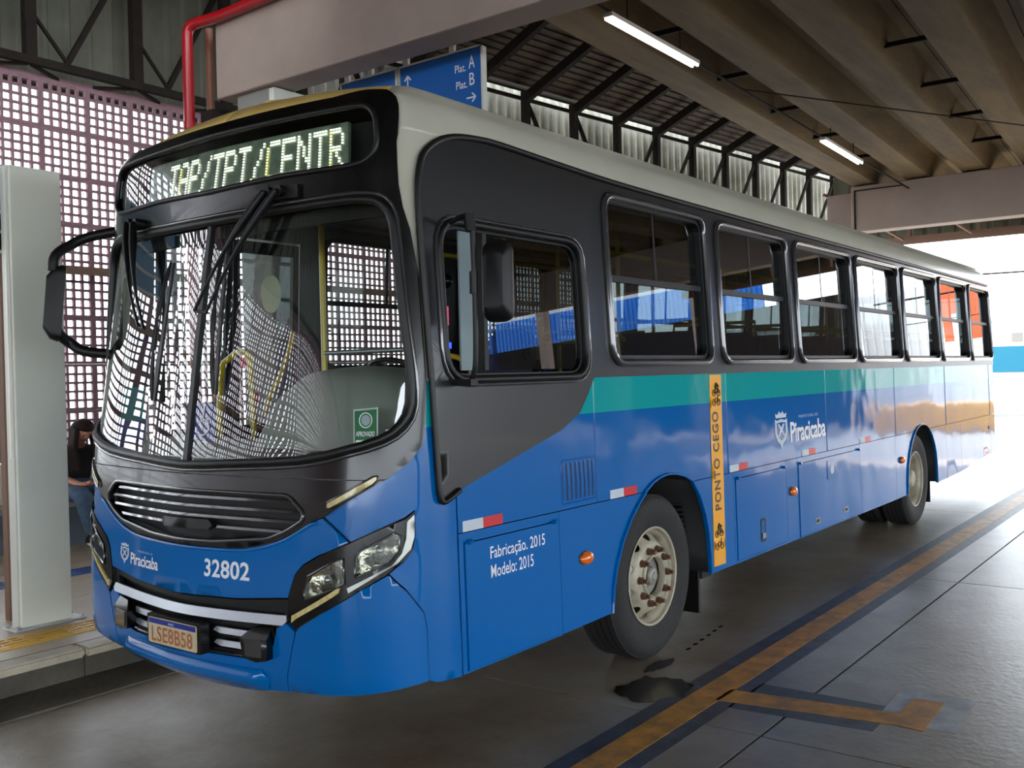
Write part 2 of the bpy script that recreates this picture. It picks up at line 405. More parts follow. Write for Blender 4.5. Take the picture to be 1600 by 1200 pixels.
patch('front_corner_panel', side_front, FRr, M['livery'], bus, .004, .02, grid=.05)
corner = [(.242, .42), (.242, .65), (.252, .718), (.322, .826), (.40, .902), (.55, .838), (.65, .788), (.77, .728), (.88, .663), (.905, .638), (.938, .52), (.982, .357), (.78, .37), (.48, .40)]
patch('bumper_corner', corner, FR, M['blue'], bus, .012, .02, grid=.05)
patch('bumper_corner', corner, FRr, M['blue'], bus, .012, .02, grid=.05)
bc = [(CX, .318), (1.30, .32), (.988, .352), (.944, .52), (.913, .636), (.955, .668), (1.005, .645), (1.03, .56), (1.06, .495), (1.16, .48), (CX, .475)]
patch('bumper', full(bc), FR, M['blue'], bus, .010, .02, grid=.05)
lip = full([(CX, .322), (1.25, .324), (1.09, .345), (1.065, .40), (1.09, .44), (CX, .438)])
def lip_c(s, z, o):
    e = max(0, min(1, (s-1.065)/.06))*max(0, min(1, (SMAX-1.065-s)/.06))
    return FR(s, z, .012+(o+.0)*.2+.036*e*max(0, min(1, (z-.325)/.07))*max(0, min(1, (.442-z)/.02)))
patch('bumper_lip', lip, lip_c, M['blue'], bus, .0, .03, grid=.0225)
# --- lower grille
lg = full([(CX, .46), (1.12, .465), (1.03, .50), (1.0, .58), (.96, .66), (.90, .68), (.88, .80), (.93, .82), (1.21, .77), (CX, .76)])
patch('lower_grille_backing', lg, FR, M['dark'], bus, -.06, .012)
bar_patch('lower_grille_bar', .955, SMAX-.955, .668, .042, M['chrome'], .008, .35, ends=.02, curve=.016)
for z in (.592, .532):
    bar_patch('lower_grille_bar', 1.14, 1.345, z, .026, M['chrome'], .0, .35, ends=.04)
    bar_patch('lower_grille_bar', SMAX-1.345, SMAX-1.14, z, .026, M['chrome'], .0, .35, ends=.04)
patch('lower_grille_frame', full([(CX, .73), (1.21, .743), (.93, .775), (.925, .69), (.955, .672), (1.01, .648), (1.036, .56), (1.065, .50), (1.16, .487), (CX, .482)]), FR, M['plastic'], bus, -.012, .02,
      (full([(CX, .71), (1.21, .72), (.97, .74), (.985, .685), (1.04, .66), (1.06, .58), (1.09, .515), (1.17, .505), (CX, .50)]),))
pl_c = lambda s, z, o: (FR(CX, .55)[0]-.05-o, 1.25+(s-CX)*1.0, z)
ph = patch('plate_holder', rrect(CX-.215, CX+.215, .478, .625, .01), pl_c, M['plastic'], bus, -.004, .05)
lp = patch('license_plate', rrect(CX-.195, CX+.195, .487, .612, .012), pl_c, M['platewhite'], bus, .003, .004)
patch('plate_band', rrect(CX-.190, CX+.190, .583, .608, .006), pl_c, M['plateblue'], lp, .0042, .001)
text_mesh('plate_letters', 'LSE8B58', (CX-.165, CX+.165, .498, .572), pl_c, M['platered'], lp, .0052, .012, flipx=True, kern=1.05)
text_mesh('plate_country', 'BRASIL', (CX-.022, CX+.022, .590, .600), pl_c, M['white'], lp, .0062, .01, flipx=True)
for side in (FR, FRr):
    fp = smooth_loop([(1.155, .50), (1.165, .59), (1.12, .635), (1.03, .642), (1.035, .50), (1.09, .486)], 1)
    fg = patch('fog_lamp', fp, lambda s, z, o, c=side: c(s, z, o*(1 if o < .02 else 1)-max(0, z-.60)*.9), M['black'], bus, .050, .09)
    patch('fog_lens', [(1.14, .51), (1.145, .585), (1.06, .592), (1.06, .51)], side, M['seal'], fg, .054, .006)
# --- headlamps
HL = [(.283, 1.165), (.32, 1.138), (.50, 1.078), (.61, 1.038), (.78, .978), (.865, .93), (.905, .885), (.925, .83), (.94, .785), (.945, .70), (.905, .648), (.88, .667), (.77, .733), (.65, .793), (.55, .842), (.41, .905), (.335, .953), (.29, 1.0), (.283, 1.06)]
L1 = [(.575, .985), (.54, 1.012), (.40, 1.068), (.37, 1.085), (.345, 1.07), (.352, 1.0), (.40, .955), (.575, .897)]
L2 = [(.835, .89), (.69, .965), (.64, .975), (.635, .868), (.73, .83), (.85, .785), (.855, .82)]
DR = [(.915, .71), (.67, .848), (.655, .848), (.668, .825), (.90, .695), (.918, .68)]
BK = [(.315, 1.128), (.285, 1.155), (.287, 1.06), (.303, 1.008), (.36, .952), (.61, .83), (.618, .85), (.385, .945), (.34, .993), (.32, 1.055)]
TL = [(.735, 1.215), (.475, 1.328), (.452, 1.33), (.452, 1.312), (.478, 1.292), (.72, 1.188), (.738, 1.19)]
for side in (FR, FRr):
    h = patch('headlamp', HL, side, M['black'], bus, .014, .05, (L1, L2), grid=.05)
    for Lp, nm in ((L1, 'reflector'), (L2, 'reflector')):
        c = (sum(p[0] for p in Lp)/len(Lp), sum(p[1] for p in Lp)/len(Lp))
        def bowl(s, z, o, c=c, side=side):
            r = math.hypot((s-c[0])/.11, (z-c[1])/.065); return side(s, z, o-.035*max(0, 1-r*r))
        rp = patch('reflector', Lp, bowl, M['reflector'], h, -.004, .004, grid=.02)
        bm = bmesh.new(); bmesh.ops.create_uvsphere(bm, u_segments=12, v_segments=8, radius=.018)
        p = Vector(side(c[0], c[1], -.012))
        for v in bm.verts: v.co += p
        build('bulb', bm, M['chrome'], h, True)
        patch('lamp_lens', [(c[0]+(a-c[0])*1.03, c[1]+(b-c[1])*1.03) for a, b in Lp], side, M['lens'], h, .018, .003, front_only=True)
        ring('lens_rim', Lp, side, M['seal'], h, .005, .017, 6)
    patch('daytime_light', DR, side, M['dial'], h, .024, .014)
    patch('headlamp_trim', BK, side, M['bracket'], h, .022, .012)
    t = patch('turn_light', TL, side, M['dial'], bus, .020, .02)
    ring('turn_light_rim', TL, side, M['seal'], t, .005, .018, 6)
# --- number, crest and city name on the front
def crest(name, chart, a0, a1, b0, b1, parent, off=.003, flip=False):
    X = lambda u: a0+(a1-a0)*((1-u) if flip else u); Z = lambda w: b0+(b1-b0)*w
    o1 = [(.05, .80), (.22, .76), (.5, .80), (.78, .76), (.95, .80), (.97, .45), (.82, .25), (.60, .15), (.5, .0), (.40, .15), (.18, .25), (.03, .45)]
    o2 = [(.17, .70), (.5, .72), (.83, .70), (.84, .47), (.70, .32), (.5, .24), (.30, .32), (.16, .47)]
    P = lambda L: [(X(u), Z(w)) for u, w in L]
    bm = patch_bm(P(o1), chart, off, .001, (P(o2),), .03)
    patch_bm(P([(.12, .83), (.88, .83), (.92, .95), (.75, .91), (.62, 1.0), (.5, .93), (.38, 1.0), (.25, .91), (.08, .95)]), chart, off, .001, (), .03, bm)
    patch_bm(P([(.25, .35), (.35, .35), (.52, .47), (.68, .35), (.76, .37), (.59, .52), (.76, .66), (.66, .68), (.5, .58), (.34, .68), (.25, .66), (.42, .52)]), chart, off, .001, (), .03, bm)
    return finish(name, bm, M['whitedim'], parent)
text_mesh('fleet_number', '32802', (1.14, 1.385, .838, .922), FR, M['white'], bus, .0145, .022, flipx=True, kern=1.02)
crest('city_crest', FR, 2.015, 2.105, .815, .925, bus, .0145, True)
text_mesh('city_name', 'Piracicaba', (1.745, 1.998, .823, .883), FR, M['white'], bus, .0145, .02, flipx=True, kern=.95)
text_mesh('city_caption', 'PREFEITURA DE', (1.80, 1.93, .893, .902), FR, M['whitedim'], bus, .0145, .0, flipx=True, kern=1.4)

# --- windscreen
halfN = [p for p in WSF if p[0] <= CX+.001]
zn = sorted(halfN, key=lambda p: math.atan2(p[1]-1.95, p[0]-CX+.4))
grow = lambda P, c, k: [(c[0]+(a-c[0])*k, c[1]+(b-c[1])*k) for a, b in P]
wsn = patch('windshield', grow(WS, (CX, 1.96), 1.008), FR, M['ws'], bus, -.006, .002, front_only=True, grid=.045)
wsf = patch('windshield', grow(WS, (CX, 1.96), 1.008), FRr, M['ws'], bus, -.006, .002, front_only=True, grid=.045)
patch('windshield_divider', rrect(CX-.016, CX+.016, 1.345, 2.56, .004), FR, M['rubber'], bus, .008, .03)
ring('windshield_seal', WSF, FR, M['rubber'], bus, .021, .010, 10)
ring('windshield_seal', [(CX+(a-CX)*1.022, 1.955+(b-1.955)*1.045) for a, b in WSF], FR, M['seal'], bus, .010, .012, 8)
st = patch('inspection_sticker', [(.605, 1.62), (.455, 1.628), (.455, 1.472), (.605, 1.462)], FR, M['white'], bus, -.010, .001)
patch('sticker_print', [(.597, 1.612), (.463, 1.62), (.463, 1.48), (.597, 1.47)], FR, M['green'], st, -.0085, .001)
ring('sticker_emblem', [(.53+.038*math.cos(t*math.pi/10), 1.572+.032*math.sin(t*math.pi/10)) for t in range(20)], FR, M['white'], st, .003, -.008, 5)
patch('sticker_emblem', [(.53+.028*math.cos(t*math.pi/5), 1.572+.024*math.sin(t*math.pi/5)) for t in range(10)], FR, M['whitedim'], st, -.0072, .001)
text_mesh('sticker_text', 'APROVADO', (.475, .588, 1.502, 1.524), FR, M['white'], st, -.006, .012, flipx=True)
patch('sticker_line', [(.475, 1.488), (.588, 1.486), (.588, 1.483), (.475, 1.485)], FR, M['white'], st, -.006, .001)
bs = patch('access_sticker', [(1.395, 1.65), (1.545, 1.65), (1.545, 1.475), (1.385, 1.465)], FR, M['sticker'], bus, -.009, .001)
ring('access_symbol', [(1.468+.036*math.cos(t*math.pi/10), 1.535+.036*math.sin(t*math.pi/10)) for t in range(3, 17)], FR, M['white'], bs, .004, -.005, 5, closed=False)
tube_obj('access_symbol', [FR(a, b, -.005) for a, b in ((1.475, 1.635), (1.475, 1.575), (1.44, 1.572), (1.425, 1.52))], .004, M['white'], bs, 6)
# --- destination sign
patch('sign_glass', grow(SG, (CX, 2.84), 1.004), FR, M['clear'], bus, -.006, .002, front_only=True)
patch('sign_glass', grow(SG, (CX, 2.84), 1.004), FRr, M['clear'], bus, -.006, .002, front_only=True)
ring('sign_seal', [tuple(p) for p in arc_pts(SGF, .04, 3)], FR, M['rubber'], bus, .014, .010, 8)
patch('sign_housing', [(.33, 2.62), (SMAX-.33, 2.62), (SMAX-.33, 3.0), (.33, 3.0)], FR, M['dark'], bus, -.13, .01)
ds = patch('destination_display', [(.64, 2.712), (2.35, 2.70), (2.35, 2.955), (.64, 2.945)], FR, M['led_board'], bus, -.045, .02)
FONT = {'T': ['11111', '00100', '00100', '00100', '00100', '00100', '00100'], 'A': ['01110', '10001', '10001', '11111', '10001', '10001', '10001'],
 'P': ['11110', '10001', '10001', '11110', '10000', '10000', '10000'], '/': ['00001', '00010', '00010', '00100', '01000', '01000', '10000'],
 'C': ['01111', '10000', '10000', '10000', '10000', '10000', '01111'], 'E': ['11111', '10000', '10000', '11110', '10000', '10000', '11111'],
 'N': ['10001', '11001', '10101', '10101', '10011', '10001', '10001'], 'R': ['11110', '10001', '10001', '11110', '10100', '10010', '10001']}
bm = bmesh.new(); bm2 = bmesh.new()
TXT = 'TAP/TPT/CENTR'; rnd = random.Random(3)
for i, ch in enumerate(TXT):
    s0 = .675+(len(TXT)-1-i)*.112
    for r in range(14):
        for c in range(5):
            if FONT[ch][r//2][c] == '1':
                s = s0+(4-c)*.0195; z = 2.918-r*.0142
                b = bm2 if (c == 0 and ch in 'RCA/' and rnd.random() < .8) else bm
                q = [b.verts.new(FR(s+ds_, z+dz_, -.04)) for ds_, dz_ in ((-.0072, -.0036), (.0072, -.0036), (.0072, .0036), (-.0072, .0036))]
                b.faces.new(q)
finish('led_dots', bm, M['led'], ds); finish('led_dots', bm2, M['led2'], ds)
# --- wipers
def wiper(side, p1, p2, e1, e2, b0, b1, w):
    wp = empty('wiper', (0, 0, 0), bus)
    tube_obj('wiper_pivot', [side(*p1, .0), side(*p1, .06)], .028, M['plastic'], wp, 10)
    tube_obj('wiper_pivot', [side(*p2, .0), side(*p2, .06)], .028, M['plastic'], wp, 10)
    for a, b in ((p1, e1), (p2, e2)):
        P = [side(a[0]+(b[0]-a[0])*t, a[1]+(b[1]-a[1])*t, .065+.03*math.sin(t*math.pi)) for t in [k/10 for k in range(11)]]
        tube_obj('wiper_arm', P, .01, M['plastic'], wp, 6, radii=[.017, .021, .021, .019, .015, .011, .009, .008, .008, .008, .008])
    tube_obj('arm_link', [side(*e1, .06), side(*e2, .06)], .009, M['plastic'], wp, 6)
    P = [side(b0[0]+(b1[0]-b0[0])*t, b0[1]+(b1[1]-b0[1])*t, .028+.03*math.sin(t*math.pi)) for t in [k/12 for k in range(13)]]
    tube_obj('blade_frame', P, .008, M['plastic'], wp, 6, radii=[.006]+[.012]*4+[.008]+[.014]*2+[.008]+[.012]*3+[.006])
    bm = bmesh.new()
    for k in range(12):
        a = side(b0[0]+(b1[0]-b0[0])*k/12, b0[1]+(b1[1]-b0[1])*k/12, .012); b = side(b0[0]+(b1[0]-b0[0])*(k+1)/12, b0[1]+(b1[1]-b0[1])*(k+1)/12, .012)
        beam(bm, a, b, .012, .02)
    build('blade_rubber', bm, M['rubber'], wp)
wiper(FR, (1.09, 2.64), (1.01, 2.64), (1.53, 2.09), (1.44, 2.08), (1.40, 2.42), (1.385, 1.69), 0)
wiper(FR, (2.38, 2.63), (2.29, 2.62), (2.05, 2.04), (1.99, 2.03), (1.87, 2.37), (1.885, 1.66), 0)
patch('wiper_bracket', [(.90, 2.60), (1.13, 2.60), (1.13, 2.66), (.90, 2.665)], FR, M['plastic'], bus, .03, .02)

# --- roof: loft of rings, front cap separate
zl = [2.84, 2.88, 2.92, 2.96, 3.0, 3.03, 3.06, 3.09, 3.11, 3.13, 3.145, 3.155]
def roof(name, s_list, m, zlev, cap=True):
    bm = bmesh.new(); grid = {}
    for i, s in enumerate(s_list):
        for j, z in enumerate(zlev):
            grid[(0, i, j)] = bm.verts.new(FR(s, z)); grid[(1, i, j)] = bm.verts.new(FR(SMAX-s, z))
    n, mz = len(s_list), len(zlev)
    for w in (0, 1):
        for i in range(n-1):
            for j in range(mz-1):
                q = [grid[(w, i, j)], grid[(w, i+1, j)], grid[(w, i+1, j+1)], grid[(w, i, j+1)]]
                try: bm.faces.new(q if w else q[::-1])
                except ValueError: pass
    if cap:
        K = 10; rows = []
        for i in range(n):
            a, b = grid[(0, i, mz-1)], grid[(1, i, mz-1)]; row = [a]
            for k in range(1, K):
                t = k/K; p = a.co.lerp(b.co, t); p.z += .04*math.sin(t*math.pi); row.append(bm.verts.new(p))
            row.append(b); rows.append(row)
        for i in range(n-1):
            for k in range(K):
                try: bm.faces.new((rows[i][k], rows[i+1][k], rows[i+1][k+1], rows[i][k+1]))
                except ValueError: pass
    bmesh.ops.remove_doubles(bm, verts=bm.verts, dist=.0005)
    bmesh.ops.recalc_face_normals(bm, faces=bm.faces)
    o = build(name, bm, m, bus, smooth=True, angle=50)
    sm = o.modifiers.new('thick', 'SOLIDIFY'); sm.thickness = .012; sm.offset = -1
    return o
roof('roof', [-11.75, -11.6, -11.0, -9.5, -8, -6.5, -5, -3.5, -2, -1, -.4, -.1, .035, .08, .12, .16, .20, .24, .30], M['silver'], zl)
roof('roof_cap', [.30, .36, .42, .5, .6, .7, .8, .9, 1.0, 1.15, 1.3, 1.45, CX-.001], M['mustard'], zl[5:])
# drip rail above the side windows
tube_obj('drip_rail', [SD(x, z, .018) for x, z in smooth_loop([(.455, 1.75), (.442, 2.47), (.468, 2.70), (.545, 2.80), (.70, 2.868), (.90, 2.895), (1.10, 2.898), (1.6, 2.88), (2.3, 2.862), (4, 2.855), (8, 2.855), (12.35, 2.85)], 6, False)], .016, M['rubber'], bus, 8)
tube_obj('drip_rail', [SD(x, z, .02) for x, z in smooth_loop([(.455, 1.76), (.472, 1.4), (.482, 1.235), (.50, 1.195), (.54, 1.20), (.62, 1.235)], 6, False)], .014, M['rubber'], bus, 8)
tube_obj('drip_rail', [SF(x, 2.855, .018) for x in (.6, 2, 4, 8, 12.3)], .014, M['rubber'], bus, 8)

# --- left side: black window band with openings
WX = [(2.0, 3.33), (3.47, 4.80), (4.92, 6.36), (6.45, 7.88), (7.99, 9.42), (9.53, 10.95), (11.06, 12.34)]
WZ = (1.79, 2.80)
holes = [rrect(a+.035, b-.035, WZ[0]+.03, WZ[1]-.03, .10) for a, b in WX]
DW = rrect(.585, 1.735, 1.75, 2.46, .13)
band = [(.445, 2.40), (.455, 2.60), (.48, 2.72), (.56, 2.80), (.70, 2.862), (.90, 2.885), (1.10, 2.888), (1.6, 2.87), (2.3, 2.852), (12.40, 2.845), (12.40, 1.728), (1.815, 1.728), (1.75, 1.64), (1.66, 1.54), (1.47, 1.455), (1.12, 1.362), (.61, 1.228), (.50, 1.195), (.475, 1.23), (.46, 1.72)]
patch('window_band', band, SD, M['charcoal'], bus, .010, .03, holes+[DW], .12)
def side_window(chart, a, b, z0, z1, r, parent=bus, split=.5, rail=.505, name='side_window', outer=.024, gm='glass'):
    w = empty(name, (0, 0, 0), parent)
    rr = rrect(a+.02, b-.02, z0+.018, z1-.018, r)
    bmr = bmesh.new(); tube(bmr, [chart(p[0], p[1], .016) for p in rr], outer, 8, True); build('window_seal', bmr, M['seal'], w, True, 60)
    inn = rrect(a+.045, b-.045, z0+.042, z1-.042, r*.8)
    fr = patch('window_frame', rrect(a+.03, b-.03, z0+.03, z1-.03, r*.9), chart, M['plastic'], w, .006, .048, (rrect(a+.060, b-.066, z0+.062, z1-.062, r*.7),), .2)
    zm = z0+(z1-z0)*rail; xm = a+(b-a)*split
    patch('window_rail', [(a+.05, zm-.018), (b-.05, zm-.018), (b-.05, zm+.018), (a+.05, zm+.018)], chart, M['plastic'], w, -.006, .03)
    xs = [(a+.05, xm+.03, -.022), (xm-.03, b-.05, -.034)]
    for (p, q, o) in xs:
        patch('window_pane', [(p, zm), (q, zm), (q, z1-.05), (p, z1-.05)], chart, M[gm], w, o, .002, front_only=True, grid=.3)
    patch('window_pane', [(a+.05, z0+.05), (b-.05, z0+.05), (b-.05, zm), (a+.05, zm)], chart, M[gm], w, -.026, .002, front_only=True, grid=.3)
    bm = bmesh.new(); p0, p1 = Vector(chart(xm, zm, -.028)), Vector(chart(xm, z1-.05, -.028)); beam(bm, p0, p1, .02, .014, (0, 1, 0)); build('pane_edge', bm, M['plastic'], w)
    bm = bmesh.new()
    for zz in (z0+.24, z0+.31, z1-.25, z1-.32):
        p = Vector(chart(a+.10, zz, -.018)); box(bm, p.x-.01, p.x+.01, p.y-.008, p.y+.008, p.z-.008, p.z+.008)
    build('window_stop', bm, M['plastic'], w)
    return w
for i, (a, b) in enumerate(WX):
    w = side_window(SD, a, b, WZ[0], WZ[1], .11)
# driver's window
dw = empty('driver_window', (0, 0, 0), bus)
ring('window_seal', rrect(.568, 1.755, 1.737, 2.473, .15), SD, M['rubber'], dw, .020, .012, 10)
ring('window_seal', rrect(.545, 1.785, 1.712, 2.498, .17), SD, M['seal'], dw, .010, .014, 8)
patch('window_frame', rrect(.58, 1.74, 1.745, 2.465, .13), SD, M['plastic'], dw, .0, .03, (rrect(.602, 1.712, 1.765, 2.44, .11),), .15)
patch('window_pane', [(.98, 1.78), (1.71, 1.78), (1.71, 2.43), (.98, 2.43)], SD, M['glass'], dw, -.012, .002, front_only=True, grid=.3)
patch('window_pane', [(.86, 1.78), (1.33, 1.78), (1.33, 2.43), (.86, 2.43)], SD, M['clear'], dw, -.024, .002, front_only=True, grid=.3)
bbox('pane_edge', .855, .885, .02, .075, 1.78, 2.43, M['plastic'], dw)
bbox('pane_edge', .705, .795, .040, .050, 1.78, 2.43, mat('pane_edge_glass', srgb(104, 124, 126), .25), dw)

# --- left side: body panels
def arch(cx, r, z0, n=14, cz=.48):
    a0 = math.asin(max(-1, (z0-cz)/r)); return [(cx-r*math.cos(a0+(math.pi-2*a0)*k/n), cz+r*math.sin(a0+(math.pi-2*a0)*k/n)) for k in range(n+1)]
FX, RX = 2.50, 8.45
A1 = [(1.925, .395), (1.945, .53), (1.985, .645), (2.06, .775), (2.17, .90), (2.265, .975), (2.345, 1.03)]
A1r = [(2.97, 1.03), (3.06, .935), (3.135, .80), (3.175, .66), (3.19, .52), (3.195, .39)]
A1t = [(2.345, 1.035), (2.44, 1.08), (2.53, 1.103), (2.63, 1.113), (2.74, 1.105), (2.86, 1.08), (2.97, 1.035)]
A2 = [(7.90, .39), (7.915, .53), (7.95, .68), (8.02, .81), (8.11, .92), (8.20, .99), (8.27, 1.03)]
A2r = [(8.83, 1.03), (8.95, .96), (9.04, .86), (9.10, .75), (9.13, .62), (9.135, .39)]
A2t = [(8.27, 1.035), (8.38, 1.075), (8.50, 1.093), (8.60, 1.093), (8.72, 1.075), (8.83, 1.035)]
lv = M['livery']; G = .004
def P4(a, b, c, d): return [(a, c), (b, c), (b, d), (a, d)]
side_panels = [
    (P4(.62, 1.815-G, 1.035, 1.735), ()),
    ([(1.815, 1.035)]+A1t+[(3.53-G, 1.035), (3.53-G, 1.735), (1.815, 1.735)], ()),
    (P4(3.53, 5.52-G, 1.035, 1.735), ()), (P4(5.52, 7.56-G, 1.035, 1.735), ()),
    ([(7.56, 1.035)]+A2t+[(9.64-G, 1.035), (9.64-G, 1.735), (7.56, 1.735)], ()),
    (P4(9.64, 12.1-G, 1.035, 1.735), ()), (P4(12.1, 12.40, 1.035, 1.735), ()),
    (P4(.62, 1.435-G, .385, 1.03), (P4(.652, 1.418, .394, .985),)),
    ([(1.435, .388)]+A1+[(1.435, 1.03)], ()),
    (A1r+[(3.60-G, .39), (3.60-G, 1.03)], ()),
    (P4(3.60, 4.575-G, .388, 1.03), (P4(3.625, 4.555, .405, .985),)),
    (P4(4.575, 4.81-G, .388, 1.03), ()),
    (P4(4.81, 6.385-G, .385, 1.03), (P4(4.825, 6.37, .393, .985),)),
    (P4(6.385, 7.53-G, .385, 1.03), ()),
    ([(7.53, .385)]+A2+[(7.53, 1.03)], ()),
    (A2r+[(9.60-G, .395), (9.60-G, 1.03)], ()),
    ([(9.60, .395), (10.36-G, .41), (10.36-G, 1.03), (9.60, 1.03)], ()),
    ([(10.36, .41), (12.1-G, .50), (12.1-G, 1.03), (10.36, 1.03)], ()),
    ([(12.1, .50), (12.40, .53), (12.40, 1.03), (12.1, 1.03)], ())]
for poly, hl in side_panels: patch('side_panel', poly, SD, lv, bus, .0, .018, hl, .25)
for x in (1.815, 3.53, 5.52, 7.56, 9.64, 12.1):
    bm = bmesh.new(); tube(bm, [SD(x, z, .001) for z in (1.035, 1.4, 1.735)], .004, 6); build('panel_bead', bm, M['livery'], bus, True)
# hatches
def hatch(a, b, z0, z1, name='service_hatch'):
    h = patch(name, P4(a, b, z0, z1), SD, lv, bus, .006, .02, (), .3)
    for x in (a+.03, b-.03): 
        bm = bmesh.new(); tube(bm, [SD(x-.012, z1+.004, .012), SD(x+.012, z1+.004, .012)], .012, 8); build('hinge', bm, M['blue'], h, True)
    return h
h1 = hatch(.658, 1.412, .398, .981); h2 = hatch(3.631, 4.549, .410, .981); h3 = hatch(4.831, 6.364, .398, .981)
text_mesh('year_print', 'Fabricação. 2015', (.84, 1.29, .868, .94), SD, M['white'], h1, .0075, .007)
text_mesh('year_print', 'Modelo: 2015', (.84, 1.185, .79, .852), SD, M['white'], h1, .0075, .007)
patch('hatch_recess', rrect(4.03, 4.125, .475, .645, .02), SD, M['plastic'], h2, .009, .004, (rrect(4.045, 4.11, .49, .63, .015),)); patch('hatch_latch', rrect(4.05, 4.105, .50, .54, .01), SD, M['chrome'], h2, .016, .01)
patch('hatch_plate', rrect(4.045, 4.11, .49, .63, .015), SD, M['blue'], h2, .007, .002)
for a, z in ((5.15, .455), (5.87, .46)):
    q = patch('hatch_latch', rrect(a, a+.11, z, z+.045, .006), SD, M['chrome'], h3, .011, .006); patch('latch_slot', rrect(a+.02, a+.09, z+.01, z+.035, .004), SD, M['dark'], h3, .013, .003)
kp = patch('key_plate', rrect(5.48, 5.70, .79, .95, .012), SD, M['blue'], h3, .010, .004)
patch('key_emblem', [(5.59+.045*math.cos(t*.5236), .87+.04*math.sin(t*.5236)) for t in range(12)], SD, M['whitedim'], h3, .012, .002)
patch('rear_hatch_lock', [(12.0+.02*math.cos(t*.785), .86+.02*math.sin(t*.785)) for t in range(8)], SD, M['plastic'], bus, .008, .008)
# vents
vn = empty('vent_grille', (0, 0, 0), bus)
for k in range(9): patch('vent_slot', rrect(1.468+k*.042, 1.480+k*.042, 1.08, 1.275, .004), SD, M['dark'], vn, .0015, .001)
for k in range(8):
    x = 1.495+k*.042
    bm = bmesh.new(); tube(bm, [SD(x, 1.075, .0), SD(x, 1.175, .002), SD(x, 1.28, .0)], .010, 6); build('louvre', bm, M['blue'], vn, True)
ring('vent_rim', rrect(1.47, 1.81, 1.062, 1.292, .02), SD, M['blue'], vn, .004, .0, 6)
# reflectors, marker lamps
for a, z in ((.65, 1.035), (1.95, 1.035), (3.545, 1.035), (4.925, 1.035), (6.395, 1.035)):
    rf = empty('reflective_tape', (0, 0, 0), bus)
    patch('white_half', P4(a, a+.15, z, z+.05), SD, M['whitedim'], rf, .003, .002); patch('red_half', P4(a+.15, a+.30, z, z+.05), SD, M['red'], rf, .003, .002)
for x, z in ((1.67, .75), (4.69, .78), (7.72, .77)):
    bm = bmesh.new(); bmesh.ops.create_uvsphere(bm, u_segments=16, v_segments=10, radius=1)
    for v in bm.verts: v.co = Vector((x+v.co.x*.062, -.004+v.co.y*.028, z+v.co.z*.036))
    lm = build('side_marker', bm, M['orange'], bus, True)
    ring('marker_rim', [(x+.06*math.cos(t*.3927), z+.035*math.sin(t*.3927)) for t in range(16)], SD, M['seal'], lm, .004, .002, 6)
    patch('marker_core', [(x+.026*math.cos(t*.785)-.01, z+.016*math.sin(t*.785)) for t in range(8)], SD, M['amber'], lm, .028, .004)
# blind-spot strip
ys = patch('blind_spot_strip', [(3.245, .43), (3.425, .425), (3.455, 1.72), (3.275, 1.72)], SD, M['yellow'], bus, .0125-.009, .002)
text_mesh('strip_text', 'PONTO CEGO', (3.29, 3.385, .80, 1.47), SD, M['ink'], ys, .0055, .02, rot=90, kern=1.15)
def bike(cx, cz, sc, heavy, par):
    bm = bmesh.new()
    for d in (-.024, .024):
        tube(bm, [SD(cx+sc*(d+.015*math.cos(t*.628)), cz+sc*(-.012+.015*math.sin(t*.628)), .006) for t in range(10)], .0028, 5, True)
    w = .006 if heavy else .0028
    for P in (((-.024, -.012), (-.006, .008)), ((-.006, .008), (.016, .008)), ((.016, .008), (.024, -.012)), ((-.024, -.012), (.004, -.012)), ((.004, -.012), (.016, .008)), ((.016, .008), (.018, .02)), ((.018, .02), (.026, .02))):
        tube(bm, [SD(cx+sc*a, cz+sc*b, .006) for a, b in P], w, 5)
    if heavy: tube(bm, [SD(cx+sc*a, cz+sc*b, .007) for a, b in ((-.012, .012), (.0, .03), (.012, .02))], .009, 6)
    build('strip_pictogram', bm, M['ink'], par)
bike(3.368, 1.615, 1.5, True, ys); bike(3.365, 1.55, 1.5, False, ys); bike(3.335, .66, 1.5, True, ys); bike(3.335, .575, 1.5, False, ys)
crest('city_crest', SD, 4.37, 4.64, 1.12, 1.42, bus, .003)
text_mesh('city_name', 'Piracicaba', (4.69, 5.49, 1.165, 1.325), SD, M['white'], bus, .003, .022, kern=.95)
text_mesh('city_caption', 'PREFEITURA DE', (4.88, 5.31, 1.35, 1.372), SD, M['whitedim'], bus, .003, .0, kern=1.4)
# arch trims and wheel wells
for pts in (A1+A1t+A1r, A2+A2t+A2r):
    tube_obj('arch_trim', [SD(a, b, .006) for a, b in pts], .010, M['livery'], bus, 6)
for cx, pts in ((2.56, A1+A1t+A1r), (8.52, A2+A2t+A2r)):
    for (ya, yb) in ((.015, .72), (1.78, 2.485)):
        bm = bmesh.new(); R1 = [bm.verts.new((a+(.012 if a > cx else -.012), ya, b+.01)) for a, b in pts]; R2 = [bm.verts.new((a, yb, b+.01)) for a, b in pts]
        for i in range(len(pts)-1): bm.faces.new((R1[i], R1[i+1], R2[i+1], R2[i]))
        if ya < 1: bm.faces.new(R2)
        else: bm.faces.new(R1)
        o = build('wheel_well', bm, M['dark'], bus, True, 30)
        sm = o.modifiers.new('t', 'SOLIDIFY'); sm.thickness = .01
bbox('chassis', .55, 12.0, .75, 1.75, .45, .86, M['dark'], bus, .03)
bbox('chassis_floor', .45, 12.3, .76, 1.74, .88, .94, M['floor_in'], bus)
for a_, b_ in ((.45, 1.85), (3.27, 7.8), (9.25, 12.3)):
    bbox('chassis_floor', a_, b_, .03, .76, .84, .88, M['dark'], bus); bbox('chassis_floor', a_, b_, 1.74, 2.47, .84, .88, M['dark'], bus)
